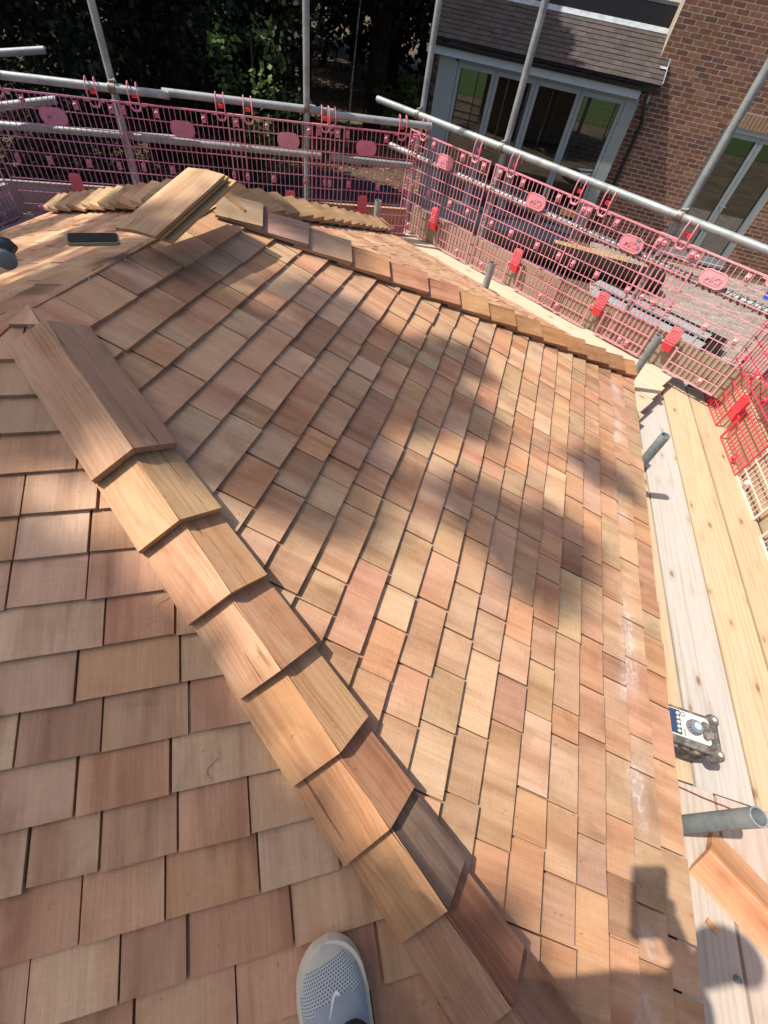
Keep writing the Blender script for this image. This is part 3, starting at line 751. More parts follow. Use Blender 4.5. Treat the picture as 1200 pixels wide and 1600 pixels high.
    # studs
    for x, z in ((-.385, -.042), (-.16, -.042), (.16, -.042), (.385, -.042), (-.335, -.375), (-.13, -.375), (.13, -.375), (.335, -.375), (-.32, -.69), (.32, -.69)):
        b_ = MB(); b_.box((x, 0, z), (.030, .006, .050)); b_.tube([V((x, 0, z)), V((x, -.014, z)), V((x, -.019, z))], [.0165, .0145, .0105], 10)
        st = build(b_, 'stud', M['plastic'], o, smooth=True)
        b_ = MB(); b_.tube([V((x, -.0192, z)), V((x, -.0200, z))], .0045, 8); build(b_, 'stud_hole', M['black'], st)
    return o
PROTO = make_guard(); used = [False]
PINK, PINK_SHADED, RED, WHP = (.66, .25, .29), (.62, .18, .25), (.66, .045, .07), (.72, .52, .47)  # second pink has the shade of the back row mixed into it
def place_guard(c, dirv, ztop, label, colr, tilt=0.):
    o = PROTO if not used[0] else copy_tree(PROTO); used[0] = True
    # local +X along dirv, local -Y towards the platform
    x = V(dirv).normalized(); y = V((-x.y, x.x, 0))
    o.location = (c.x, c.y, ztop); o.rotation_euler = (tilt, 0, atan2(x.y, x.x)); o['label'] = label
    def paint(q):
        q.color = (*jit(colr, .06), 1)
        for ch in q.children:
            if ch.name.startswith('toe_clip'): ch.color = (*[a*.45+b*.55 for a, b in zip(colr, (.7, .05, .06))], 1)
            else: paint(ch)
            if ch.name.startswith('toe_clip'):
                for g_ in ch.children: g_.color = ch.color
    paint(o)
for s, lb, oo, cc in ((.282, 'pink mesh guard beside the guard corner, left of the coupled upright', -.036, PINK), (1.217, 'pink mesh guard in the middle of the row facing the house', -.036, PINK),
                 (2.027, 'pink mesh guard whose plaque has two grey scuffs', -.046, PINK), (2.605, 'pink mesh guard at the right end of the row facing the house', -.034, (.70, .34, .36))):
    place_guard(q2(s, 0, oo), D2, -.262, lb, cc)
for s, lb, oo, cc in ((.44, 'pink mesh guard at the back nearest the corner', -.036, PINK_SHADED), (1.07, 'reddish pink mesh guard behind the right back ridge caps', -.047, (.60, .25, .29)),
                 (1.845, 'pink mesh guard behind the loose cap pile', -.036, (.58, .20, .28)), (2.685, 'mauve pink mesh guard at the far left of the back row', -.048, (.50, .19, .29))):
    place_guard(q3(s, 0, oo), D3, -.255, lb, cc)
d1 = V((.06, -1, 0)).normalized()
place_guard(V((2.795, 2.20, 0)), d1, -.365, 'bright red mesh guard nearest the corner at the right edge', RED)
place_guard(V((2.855, 1.33, 0)), d1, -.36, 'faded whitish mesh guard at the right edge past the red one', WHP)
place_guard(V((2.90, .46, 0)), d1, -.365, 'mesh guard mostly out of view at the right edge', RED)
place_guard(V((X4+.05, 1.75, 0)), V((0, 1, 0)), -.255, 'mauve mesh guard turned away at the far left edge', (.45, .2, .28))
# scuffs on one plaque
for s_, z_, w_ in ((2.065, -.345, .034), (2.082, -.385, .026)):
    g_ = [o for o in COL.objects if o.get('label') == 'pink mesh guard whose plaque has two grey scuffs'][0]
    pq = [ch for ch in g_.children if ch.name.startswith('plaque')][0]
    b_ = MB(); slab(b_, V((s_-2.027, -.0005, z_+.262+.115)), (V((1, 0, 0)), V((0, 0, 1)), V((0, -1, 0))), [(-.5*w_, .3*w_), (.1*w_, .5*w_), (.55*w_, .2*w_), (.3*w_, -.45*w_), (-.4*w_, -.3*w_)], .0008)
    sc_ = build(b_, 'scuff', M['dial'], None, centre=False); sc_.parent = pq; sc_.location = V((0, -.0036, 0))

# ------------------------------------------------------------------ site radio
R0 = V((2.160, -.018, P1)); 
radio = thing('site_radio', tuple(R0), 'dusty site radio with cream face lying on the boards by the eave', 'radio')
b_ = MB(); rx, ry, rz = .27, .128, .135
slab(b_, R0+V((0, 0, .012+rz/2)), (V((1, 0, 0)), V((0, 1, 0)), V((0, 0, 1))), rounded(rx, ry, .02), rz); build(b_, 'housing', M['rubber'], radio, smooth=True)
zt = R0.z+.012+rz
b_ = MB(); slab(b_, V((R0.x-.008, R0.y+.006, zt+.003)), (V((1, 0, 0)), V((0, 1, 0)), V((0, 0, 1))), rounded(.235, .094, .012), .007); fcp = build(b_, 'face_panel', M['cream'], radio)
zf = zt+.0066
b_ = MB(); b_.box((R0.x-.022, R0.y+.006, zf+.001), (.052, .086, .003)); ds = build(b_, 'display', M['screen'], fcp)
for i in range(5):
    b_ = MB(); q = V((R0.x-.006, R0.y-.026+.0155*i+.0, zf+.003)); b_.tube([q, q+V((0, 0, .003))], .0058, 10); build(b_, 'button', M['cream'], fcp)
b_ = MB(); q = V((R0.x+.050, R0.y+.004, zf)); b_.tube([q, q+V((0, 0, .006)), q+V((0, 0, .020))], [.027, .026, .0215], 24); build(b_, 'tuning_knob', M['dial'], fcp, smooth=True)
b_ = MB(); b_.tube([q+V((.003, .002, .02)), q+V((.003, .002, .0215))], .0125, 16); build(b_, 'knob_cap', M['tealcap'], fcp)
b_ = MB()
for k in range(16):
    a = 2*pi*k/16; pk = q+V((cos(a)*.0255, sin(a)*.0255, .004)); b_.tube([pk, pk+V((-cos(a)*.004, -sin(a)*.004, .015))], .0022, 5)
build(b_, 'knob_grips', M['rubber'], fcp)
b_ = MB(); ring = [V((R0.x+.015+.0075*cos(2*pi*k/14), R0.y+.040+.0075*sin(2*pi*k/14), zf+.001)) for k in range(14)]; b_.tube(ring, .002, 5, closed=True); build(b_, 'power_ring', M['dial'], fcp)
b_ = MB(); b_.box((R0.x+.016, R0.y-.024, zf+.0006), (.004, .024, .001)); build(b_, 'printed_mark', M['dial'], fcp)
b_ = MB(); b_.box((R0.x+.003, R0.y-.022, zf+.0006), (.006, .018, .001)); build(b_, 'printed_mark', M['black'], fcp)
b_ = MB(); slab(b_, V((R0.x+.094, R0.y+.006, zf+.002)), (V((1, 0, 0)), V((0, 1, 0)), V((0, 0, 1))), rounded(.026, .066, .0125, 6), .005); build(b_, 'badge', M['rubber'], fcp)
for sx in (-1, 1):
    for sy in (-1, 1):
        b_ = MB(); q = V((R0.x+sx*(rx/2-.002), R0.y+sy*(ry/2-.004), zt-.012)); b_.tube([q-V((0, 0, .03)), q+V((0, 0, .012)), q+V((0, 0, .02))], [.022, .022, .016], 14); bp_ = build(b_, 'corner_bumper', M['rubber'], radio, smooth=True)
        b_ = MB(); b_.tube([q+V((0, 0, .02)), q+V((0, 0, .022))], .007, 8); build(b_, 'bumper_cap', M['cream'], bp_)
b_ = MB()
for sy in (-1, 1): b_.tube([V((R0.x-rx/2+.02, R0.y+sy*(ry/2-.006), zt-.004)), V((R0.x+rx/2-.02, R0.y+sy*(ry/2-.006), zt-.004))], .009, 8)
b_.tube([V((R0.x+rx/2+.006, R0.y-.045, zt-.012)), V((R0.x+rx/2+.006, R0.y+.045, zt-.012))], .012, 10); build(b_, 'roll_bar', M['rubber'], radio, smooth=True)
b_ = MB(); yy = R0.y-ry/2-.004
for i in range(5): b_.box((R0.x-.09+.04*i, yy, zt-.03), (.022, .012, .022))
b_.tube([V((R0.x-.06+.05*cos(t), yy-.012*abs(sin(t)), zt-.085+.028*sin(t))) for t in [2*pi*k/20 for k in range(20)]], .006, 6, closed=True); build(b_, 'side_ribs', M['rubber'], radio, smooth=True)
b_ = MB(); b_.box((R0.x+.02, yy-.01, R0.z+.022), (.07, .028, .02)); build(b_, 'foot', M['dial'], radio)
# thin red cord along the board ends
b_ = MB(); b_.tube([at_z(1058, 1228, P1+.022), at_z(1100, 1247, P1+.024), at_z(1140, 1263, P1+.02), at_z(1200, 1292, P1+.02)], .0024, 6); tag(build(b_, 'cord', M['maroon']), 'thin maroon cord along the end of the whitened board', 'cord')
b_ = MB(); p = at_z(1150, 1530, P1+.018); b_.tube([p, p+V((0, 0, .012)), p+V((0, 0, .018))], [.009, .009, .006], 12); tag(build(b_, 'plastic_plug', M['dial'], smooth=True), 'small grey plastic plug in the gap between grey boards', 'plug')

# ------------------------------------------------------------------ brick house and extension
HB = 12.3                                                     # plane of the brick wall
HOUSE = thing('brick_house', (5.5, HB+2, GZ), 'red brown brick house wall with a grey framed glass door at right', 'house')
XL, XR, ZT = 2.62, 9.0, 2.6
DX0, DX1, DZ0, DZ1 = 4.36, 5.90, -2.86, -.56
b_ = MB()
for (x0, x1, z0, z1) in ((XL, DX0, GZ, ZT), (DX0, DX1, DZ1, ZT), (DX1, XR, GZ, ZT), (DX0, DX1, GZ, DZ0)):
    b_.box(((x0+x1)/2, HB+.1412, (z0+z1)/2), (x1-x0, .30, z1-z0))
b_.box((XL+.15, HB+4, (GZ+ZT)/2), (.3, 7.3, ZT-GZ))
b_.box((XL-.55, HB+.1412, (GZ-.3)/2), (1.1, .30, -.3-GZ))
build(b_, 'mortar_wall', M['mortar'], HOUSE)
BT_ = [(.20, .092, .062), (.225, .105, .068), (.17, .08, .058), (.24, .122, .078), (.15, .075, .058), (.23, .112, .066)]
bricks = []
row = 0; z = GZ+.0375
while z < ZT:
    xs = 1.6 if z < -.25 else XL; x = xs-(.1125 if row % 2 else 0)
    while x < XR:
        x0, x1 = max(x, xs), min(x+.215, XR)
        for (a, b) in ([(x0, x1)] if not (DZ0-.03 < z < DZ1+.02) else [(x0, min(x1, DX0)), (max(x0, DX1), x1)]):
            if DZ1 < z < DZ1+.235 and a > DX0-.13 and b < DX1+.13: continue
            if b-a > .04: bricks.append(((a+b)/2, z, b-a, .065))
        x += .225
    z += .075; row += 1
x = DX0-.11
while x < DX1+.12:
    bricks.append((x, DZ1+.11, .064, .215)); x += .075
def brick_geo(mb, q):
    cx, cz, w, h = q; d = rnd(-.0004, .0010)
    mb.box((cx, HB+.04-d, cz), (w-.003-rnd(0, .004), .10, h-.002-rnd(0, .003)), None, roff(), jit(random.choice(BT_), .14) if h < .1 else jit((.28, .16, .09), .1))
def barea(q):
    a = project(V((q[0]-q[2]/2, HB, q[1]))); b = project(V((q[0]+q[2]/2, HB, q[1])))
    if a is None or b is None or not (-10 < a[0] < 1210 and -10 < a[1] < 640): return 0
    return hypot(a[0]-b[0], a[1]-b[1])*(1+q[3])
bricks.sort(key=barea, reverse=True)
for q in bricks[:300]:
    b_ = MB(); brick_geo(b_, q); build(b_, 'brick', M['brick'], HOUSE)
b_ = MB()
for q in bricks[300:]: brick_geo(b_, q)
tag(build(b_, 'brickwork', M['brick'], HOUSE), kind='stuff')
# french door in the brick wall
def leaf_frame(parent, x0, x1, z0, z1, y, fw_, name='door_leaf'):
    mb = MB(); d = .06
    mb.box((x0+fw_/2, y, (z0+z1)/2), (fw_, d, z1-z0)); mb.box((x1-fw_/2, y, (z0+z1)/2), (fw_, d, z1-z0))
    mb.box(((x0+x1)/2, y, z1-fw_/2), (x1-x0-2*fw_, d-.004, fw_)); mb.box(((x0+x1)/2, y, z0+fw_*.6), (x1-x0-2*fw_, d-.004, fw_*1.2))
    lf = build(mb, name, M['greyframe'], parent)
    mb = MB(); mb.box(((x0+x1)/2, y+.005, (z0+z1)/2+fw_*.1), (x1-x0-2*fw_+.01, .012, z1-z0-2.2*fw_+.01)); build(mb, 'pane', M['glass'], lf)
    mb = MB()
    for s_ in (-1, 1): mb.box(((x0+x1)/2+s_*((x1-x0)/2-fw_-.006), y-.028, (z0+z1)/2), (.008, .012, z1-z0-2*fw_)) 
    build(mb, 'gasket', M['black'], lf)
    return lf
b_ = MB()
b_.box((DX0+.03, HB+.06, (DZ0+DZ1)/2), (.06, .12, DZ1-DZ0)); b_.box((DX1-.03, HB+.06, (DZ0+DZ1)/2), (.06, .12, DZ1-DZ0)); b_.box(((DX0+DX1)/2, HB+.06, DZ1-.035), (DX1-DX0-.12, .118, .07)); b_.box(((DX0+DX1)/2, HB+.03, DZ0-.02), (DX1-DX0+.1, .2, .05))
build(b_, 'door_frame', M['greyframe'], HOUSE)
xm = (DX0+DX1)/2+.0
for i, (x0, x1) in enumerate(((DX0+.065, xm-.004), (xm+.004, DX1-.065))):
    lf = leaf_frame(HOUSE, x0, x1, DZ0+.012, DZ1-.075, HB+.05, .075)
    if i == 0:
        b_ = MB(); q = V((xm-.035, HB+.018, -1.78)); b_.tube([q, q+V((0, -.05, 0))], .010, 8); b_.tube([q+V((0, -.05, 0)), q+V((.13, -.05, -.01))], .009, 8); build(b_, 'handle', M['steel'], lf)
b_ = MB(); b_.box((5.36, HB+.018, DZ1-.04), (.3, .012, .022)); build(b_, 'trickle_vent', M['whitepaint'], HOUSE)
# dark room behind
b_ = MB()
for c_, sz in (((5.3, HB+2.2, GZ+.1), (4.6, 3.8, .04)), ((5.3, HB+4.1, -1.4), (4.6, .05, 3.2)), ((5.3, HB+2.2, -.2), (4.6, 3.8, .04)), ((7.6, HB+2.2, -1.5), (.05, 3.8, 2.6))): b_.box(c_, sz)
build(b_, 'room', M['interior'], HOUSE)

EXT = thing('lean_to_extension', (.5, 12.8, GZ), 'grey tiled extension with four tall folding glass doors beside the brick wall', 'extension')
EY = 12.0; RP = radians(33)
EAV = V((0, 11.82, -.215))
su = V((0, cos(RP), sin(RP))); sn_ = V((0, -sin(RP), cos(RP)))
TX0, TX1 = -1.83, 2.80
b_ = MB(); rl_ = 1.16
b_.prism([V((x, 0, 0))+EAV+su*s_-sn_*.012 for x, s_ in ((TX0+.02, .02), (TX1-.01, .02), (TX1-.01, rl_), (TX0+.02, rl_))], [V((x, 0, 0))+EAV+su*s_-sn_*.06 for x, s_ in ((TX0+.02, .02), (TX1-.01, .02), (TX1-.01, rl_), (TX0+.02, rl_))])
build(b_, 'roof_boarding', M['darkfelt'], EXT)
nt_ = 0
for r_ in range(10):
    x = TX0-(.0825 if r_ % 2 else 0)
    while x < TX1-.01:
        x0, x1 = max(x, TX0), min(x+.163, TX1)
        if x1-x0 > .03:
            b_ = MB(); s0 = r_*.113; dh = rnd(-.001, .0025); off = roff()
            pts = [(x0, s0+rnd(-.003, .003)), (x1, s0+rnd(-.003, .003)), (x1, s0+.19), (x0, s0+.19)]
            h = lambda s_: .020+dh-.085*(s_-s0)
            b_.prism([V((xx, 0, 0))+EAV+su*s_+sn_*h(s_) for xx, s_ in pts], [V((xx, 0, 0))+EAV+su*s_+sn_*(h(s_)-.013) for xx, s_ in pts], [(xx+off[0], s_+off[1], off[2]) for xx, s_ in pts], [(xx+off[0], s_+off[1], off[2]) for xx, s_ in pts], jit((.072, .060, .058), .18))
            build(b_, 'roof_tile', M['tile'], EXT)
        x += .165
top = EAV+su*rl_
b_ = MB(); b_.box(V(((TX0+TX1)/2+.6, 0, 0))+EAV+su*(rl_+.04)+sn_*.02, (TX1-TX0-1.3, .012, .19), (V((1, 0, 0)), sn_, su)); b_.box(V((TX1+.004, 0, 0))+EAV+su*.30+sn_*.012, (.012, .05, .56), (V((1, 0, 0)), sn_, su))
b_.box(V((TX1-.07, 0, 0))+EAV+su*.36+sn_*.034, (.13, .006, .05), (V((1, 0, 0)), sn_, su))
build(b_, 'lead_flashing', M['lead'], EXT)
b_ = MB(); b_.box(((TX0+TX1)/2, top.y+.10, top.z+.17), (TX1-TX0-.2, .1, .34)); build(b_, 'upstand', M['black'], EXT)
b_ = MB(); b_.box(((TX0+TX1)/2, top.y+1.7, top.z+.36), (TX1-TX0-.15, 3.3, .06)); build(b_, 'flat_roof', M['bluefelt'], EXT)
b_ = MB(); b_.box(((TX0+2.5)/2, EY-.10, -.395), (2.5-TX0, .03, .115)); build(b_, 'fascia', M['whitepaint'], EXT)
b_ = MB(); gp = []
for k in range(7): a = pi+pi*k/6; gp.append((cos(a)*.055, sin(a)*.055))
for x0, x1 in ((TX0, TX1+.02),):
    n_ = len(gp); vs = [V((x, EY-.19+g_[0], -.275+g_[1])) for x in (x0, x1) for g_ in gp]+[V((x, EY-.19+g_[0]*.9, -.272+g_[1]*.9)) for x in (x0, x1) for g_ in gp]
    fs = [(i, i+1, n_+i+1, n_+i) for i in range(n_-1)]+[(2*n_+i, 3*n_+i, 3*n_+i+1, 2*n_+i+1) for i in range(n_-1)]
    b_.add(vs, fs)
build(b_, 'gutter', M['black'], EXT, smooth=True)
b_ = MB(); b_.tube([V((2.62, EY-.19, -.31)), V((2.62, EY-.19, -.42)), V((2.74, EY+.12, -.70)), V((2.80, EY+.22, -.78)), V((2.80, EY+.22, GZ))], .034, 10); build(b_, 'downpipe', M['black'], EXT, smooth=True)
b_ = MB(); b_.box((2.66, EY-.05, -.43), (.08, .10, .12)); build(b_, 'fascia_end', M['whitepaint'], EXT)
b_ = MB(); b_.box((-1.35, EY+.02, (GZ-.45)/2), (.40, .1, -.45-GZ)); b_.box((2.43, EY+.02, (GZ-.45)/2), (.24, .1, -.45-GZ)); b_.box((.55, EY+.02, -.475), (3.5, .1, .05)); b_.box((-1.5, EY+.9, (GZ-.4)/2), (.1, 1.7, -.4-GZ)); build(b_, 'front_frame', M['greyframe'], EXT)
xs_ = [-1.145, -.34, .50, 1.42, 2.305]
for i in range(4): leaf_frame(EXT, xs_[i]+.004, xs_[i+1]-.004, GZ+.04, -.505, EY, .072, 'folding_door')
b_ = MB()
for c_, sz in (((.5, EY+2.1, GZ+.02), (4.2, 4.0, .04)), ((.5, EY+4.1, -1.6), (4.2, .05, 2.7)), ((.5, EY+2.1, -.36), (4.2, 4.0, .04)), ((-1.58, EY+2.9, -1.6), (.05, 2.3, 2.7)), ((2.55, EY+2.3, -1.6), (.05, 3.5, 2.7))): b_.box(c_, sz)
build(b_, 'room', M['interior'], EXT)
# things seen through the glass
def spiky_plant(p, h, label):
    o = thing('house_plant', tuple(p), label, 'plant')
    b_ = MB(); b_.tube([p, p+V((0, 0, .3))], [.13, .17], 14); build(b_, 'pot', M['cream'], o, smooth=True)
    b_ = MB(); b_.tube([p+V((0, 0, .3)), p+V((.02, 0, h*.55))], .03, 7); build(b_, 'stem', M['bark'], o)
    b_ = MB(); c_ = p+V((.02, 0, h*.55))
    for k in range(46):
        a = rnd(0, 2*pi); e = rnd(.0, 1.35); d = V((cos(a)*cos(e), sin(a)*cos(e), sin(e))); l = rnd(.4, .7); s_ = d.cross(V((0, 0, 1))).normalized()*.018
        st = c_+V((0, 0, rnd(-.15, .2))); md = st+d*l*.55; en = st+d*l-V((0, 0, l*.25*cos(e)))
        b_.add([st-s_*.6, st+s_*.6, md-s_, md+s_, en], [(0, 1, 3, 2), (2, 3, 4)])
    build(b_, 'leaves', M['leaf'], o)
spiky_plant(V((-.75, EY+.7, GZ+.04)), 1.8, 'spiky potted plant behind the leftmost folding glass door')
def sofa(c, label, rz=0.):
    o = thing('sofa', tuple(c), label, 'sofa'); 
    for nm, p, sz in (('seat', (0, 0, .3), (1.5, .8, .35)), ('backrest', (0, .38, .62), (1.5, .2, .55)), ('armrest', (-.72, 0, .45), (.2, .8, .4)), ('armrest', (.72, 0, .45), (.2, .8, .4))):
        b_ = MB(); cc_ = V(c)+V(p); slab(b_, cc_, (V((1, 0, 0)), V((0, 1, 0)), V((0, 0, 1))), rounded(sz[0], sz[1], .06), sz[2]); build(b_, nm, M['fabric'], o, smooth=True)
sofa((1.0, EY+1.7, GZ+.04), 'pale grey sofa inside the extension behind the folding doors')
sofa((5.2, HB+1.6, GZ+.12), 'pale grey sofa inside the house behind the glass door')

# ------------------------------------------------------------------ patio and clutter on the ground
pt = MB(); pt.box((6.4, 9.6, GZ+.012), (7.2, 4.6, .03)); patio = build(pt, 'patio', M['mortar']); tag(patio, kind='structure')
b_ = MB(); x = -.9
row = 0; y = 7.4
while y < 11.75:
    x = 2.9-(.1 if row % 2 else 0)
    while x < 9.4:
        b_.box((x+.1, y+.05, GZ+.034+rnd(-.002, .002)), (.194, .094, .03), None, roff(), jit(random.choice([(.27, .24, .215), (.23, .21, .19), (.30, .265, .235)]), .12)); x += .2
    y += .1; row += 1
tag(build(b_, 'paver_field', M['paver'], patio), kind='stuff')
# dark sheeted pile
def lumpy(c, size, ax, nx, ny, amp, seed):
    rs = random.Random(seed); mb = MB(); P_ = {}
    hts = [[rs.uniform(-amp, amp) for _ in range(ny+1)] for _ in range(nx+1)]
    vs, fs = [], []
    for i in range(nx+1):
        for j in range(ny+1):
            u, v = i/nx-.5, j/ny-.5; ed = min(1, 6*min(.5-abs(u), .5-abs(v)))
            h = size[2]*min(1., ed*1.2)+hts[i][j]*(ed > .05)
            vs.append(c+ax[0]*u*size[0]+ax[1]*v*size[1]+V((0, 0, h)))
    for i in range(nx):
        for j in range(ny): a = i*(ny+1)+j; fs.append((a, a+1, a+ny+2, a+ny+1))
    mb.add(vs, fs); return mb
ax_ = (D2, N2)
sh_ = build(lumpy(V((-1.15, 10.5, GZ+.02)), (6.9, 3.0, .16), (V((1, 0, 0)), V((0, 1, 0))), 60, 24, .014, 3), 'tarpaulin_sheet', M['tarp'], smooth='all'); tag(sh_, 'dark blue sheet spread on the ground in front of the folding doors', 'tarpaulin')
b_ = MB(); c_ = V((1.9, 9.62, GZ+.22)); dr_ = V((.998, .05, 0)); b_.tube([c_-dr_*2.1, c_-dr_*.7+V((0, .03, .02)), c_+dr_*.8, c_+dr_*2.2], [.22, .25, .24, .23], 18); tag(build(b_, 'turf_roll', M['turf'], smooth=True), 'thick dark brown roll lying on the paving beyond the guards', 'roll')
b_ = MB(); c_ = V((2.75, 10.75, GZ+.12)); b_.box(c_, (1.6, .7, .02), (dr_, V((-.05, .998, 0)), V((0, 0, 1)))); tag(build(b_, 'plywood_sheet', M['sand']), 'tan plywood strip behind the dark roll', 'board')
gl_ = ['nearest the platform', 'second from the platform', 'third from the platform', 'fourth from the platform', 'farthest from the platform']
for i in range(5):
    c_ = V((3.0, 6.55, GZ+.318))+N2*(.44*i)+D2*(.25-.10*i); b_ = MB(); b_.box(c_, (2.1+.1*(i % 3), .26, .03), (D2, N2, V((0, 0, 1))))
    tag(build(b_, 'grey_plank', M['greyboard']), 'painted grey plank on the ground pile, '+gl_[i], 'plank', 'grey planks laid over bearers')
b_ = MB(); c_ = V((3.05, 6.55, GZ+.14))+N2*.9; b_.box(c_, (2.3, 2.5, .26), (D2, N2, V((0, 0, 1)))); tag(build(b_, 'gap_backing', M['turf']), 'black block added under the grey planks to darken their gaps', 'pile')  # dark box added so the gaps between the planks look black
for k in (-.7, .6):
    c_ = V((3.0, 6.55, GZ+.286))+N2*.9+D2*k; b_ = MB(); b_.box(c_, (.1, 2.2, .03), (D2, N2, V((0, 0, 1)))); tag(build(b_, 'bearer', M['turf']), 'dark timber bearer under the grey planks, %s end' % ('left' if k < 0 else 'right'), 'bearer')
b_ = MB(); b_.tube([V((3.9, 6.25, GZ+.36)), V((4.15, 6.75, GZ+.62))], .022, 8); tag(build(b_, 'pipe_offcut', M['galv'], smooth=True), 'pale pipe offcut leaning on the grey planks', 'pipe')
b_ = MB(); slab(b_, V((6.75, 11.1, GZ+.2)), (V((1, 0, 0)), V((0, 1, 0)), V((0, 0, 1))), rounded(.28, .26, .08), .3); tag(build(b_, 'blue_tub', M['blue'], smooth=True), 'bright blue plastic tub on the paving at the right edge', 'tub')

# ------------------------------------------------------------------ trees, hedge
def leaf_quads(mb, c, r, n, size, flat=.8, rs=random):
    for _ in range(n):
        while True:
            q = V((rs.uniform(-1, 1), rs.uniform(-1, 1), rs.uniform(-1, 1)))
            if q.length < 1: break
        p = c+V((q.x*r, q.y*r, q.z*r*flat)); a = rs.uniform(0, 2*pi); e = rs.uniform(-1.2, 1.2)
        d = V((cos(a)*cos(e), sin(a)*cos(e), sin(e))); s_ = d.cross(V((rs.uniform(-1, 1), rs.uniform(-1, 1), 1))).normalized()
        l = size*rs.uniform(.6, 1.25); w = l*.42
        mb.add([p, p+d*l*.5+s_*w, p+d*l, p+d*l*.5-s_*w], [(0, 1, 2, 3)])
def make_tree(p, h, rad, label, leaf, bark, clumps, nleaf, size, low=.2, seed=1, trunk_r=.14, conif=False):
    rs = random.Random(seed); o = thing('tree', tuple(p), label, 'tree', 'trees round the garden')
    b_ = MB(); pts = [p+V((0, 0, -.1)), p+V((rs.uniform(-.1, .1), rs.uniform(-.1, .1), h*.35)), p+V((rs.uniform(-.25, .25), rs.uniform(-.25, .25), h*.7)), p+V((0, 0, h*.95))]
    b_.tube(pts, [trunk_r*1.25, trunk_r, trunk_r*.6, .02], 9)
    cr = MB()
    for k in range(clumps):
        f = low+(1-low)*(k+.5)/clumps; a = k*2.4+rs.uniform(-.5, .5)
        rr = rad*(1-f)**.6*1.1 if conif else rad*sqrt(max(.05, 1-((f-.6)/.45)**2))
        rr *= rs.uniform(.35, 1.); c_ = p+V((cos(a)*rr, sin(a)*rr, h*f)); cl = rad*rs.uniform(.32, .5)
        b_.tube([p+V((0, 0, h*max(.1, f-.16))), p+V((cos(a)*rr*.5, sin(a)*rr*.5, h*(f-.05))), c_], [trunk_r*.4, trunk_r*.25, .01], 5)
        leaf_quads(cr, c_, cl, nleaf, size, .75, rs)
    build(b_, 'trunk', bark, o, smooth=True); build(cr, 'crown', leaf, o)
    return o
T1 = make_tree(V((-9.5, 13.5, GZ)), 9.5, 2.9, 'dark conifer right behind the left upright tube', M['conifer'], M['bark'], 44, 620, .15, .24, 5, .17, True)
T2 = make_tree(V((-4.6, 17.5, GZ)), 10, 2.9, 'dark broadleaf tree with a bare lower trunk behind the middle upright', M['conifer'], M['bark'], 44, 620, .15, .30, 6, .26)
def put(src, p, sc, rz, label):
    o = copy_tree(src); o.location = p; o.scale = (sc,)*3; o.rotation_euler = (0, 0, rz); o['label'] = label
spots = [(-13.5, 11.5, 1., 'dark conifer at the far left edge behind the tube stub'), (-16, 17, 1.2, 'tall dark conifer far back at upper left'), (-12.5, 19, 1.1, 'dark conifer behind the hedge, left of the middle'),
         (-7.0, 15.2, .95, 'dark conifer between the left and middle uprights'), (-8.5, 21, 1.25, 'tall dark conifer deep in the wood left of the middle upright'), (-20, 24, 1.4, 'largest conifer at the upper left corner'),
         (-24, 15, 1.3, 'dark conifer beyond the far left of the hedge'), (-6.2, 25, 1.3, 'dark conifer deep in the wood behind the bare trunk'), (-18, 32, 1.6, 'distant conifer high at left'), (-10, 31, 1.6, 'distant conifer behind the middle upright')]
for i, (x, y, s_, lb) in enumerate(spots): put(T1, (x, y, GZ), s_, i*1.7, lb)
for i, (x, y, s_, lb) in enumerate(((-9.3, 6.6, .9, 'dark conifer close behind the far left guards'), (-12.2, 3.6, .95, 'dark conifer beyond the far left corner of the platform'), (-7.2, 9.8, .8, 'dark conifer just beyond the pile of loose caps'))): put(T1, (x, y, GZ), s_, 2+i*1.3, lb)
spots = [(-2.6, 21, 1., 'dark tree with straight trunk left of the extension'), (-3.2, 27, 1.2, 'dark tree deep in the wood left of the extension'), (1.5, 24, 1.2, 'tree behind the tiled extension'), (-11, 26, 1.3, 'broad dark tree deep in the wood at left'), (-1.6, 33, 1.5, 'farthest broad tree beyond the extension')]
for i, (x, y, s_, lb) in enumerate(spots): put(T2, (x, y, GZ), s_, 1+i*2.1, lb)
bt = make_tree(V((-3.1, 19.0, GZ)), 8, 1.7, 'slim pale barked birch left of the extension roof', M['leaf2'], M['birch'], 14, 150, .13, .42, 9, .10)
q_ = at_plane(392, 62, V((0, 9.3, 0)), V((0, 1, 0)))
bu = make_tree(V((q_.x, q_.y, GZ)), 2.6, .75, 'bright green sapling with sunlit tone in its leaf colour between the uprights', M['leaf2'], M['bark'], 9, 70, .10, .35, 12, .03)
bu = make_tree(V((-6.9, 12.2, GZ)), 3.4, .8, 'second leafy sapling with sunlit tone in its leaf colour left of the middle upright', M['leaf2'], M['bark'], 12, 60, .10, .4, 15, .03)
bu = make_tree(V((-11.6, 14.2, GZ)), 2.8, .7, 'thin leafy sapling in front of the hedge at left', M['leaf2'], M['bark'], 9, 50, .10, .4, 16, .03)
bu = make_tree(V((-3.5, 17.0, GZ)), 1.4, .7, 'small bright bush on the ground left of the extension', M['leaf2'], M['bark'], 7, 60, .16, .2, 13, .03)
for i, (x, y, lb) in enumerate(((-7.6, 12.6, 'thin bare sapling stem left of the middle upright'), (-10.2, 12.2, 'pair of thin bare stems near the left upright'), (-4.4, 14.6, 'thin pale leaning stem right of the middle upright'))):
    b_ = MB(); b_.tube([V((x, y, GZ)), V((x+.05, y, GZ+1.3)), V((x-.05+.1*i, y+.1, GZ+3.2))], [.035, .028, .012], 7); tag(build(b_, 'sapling_stem', M['birch'], smooth=True), lb, 'sapling')
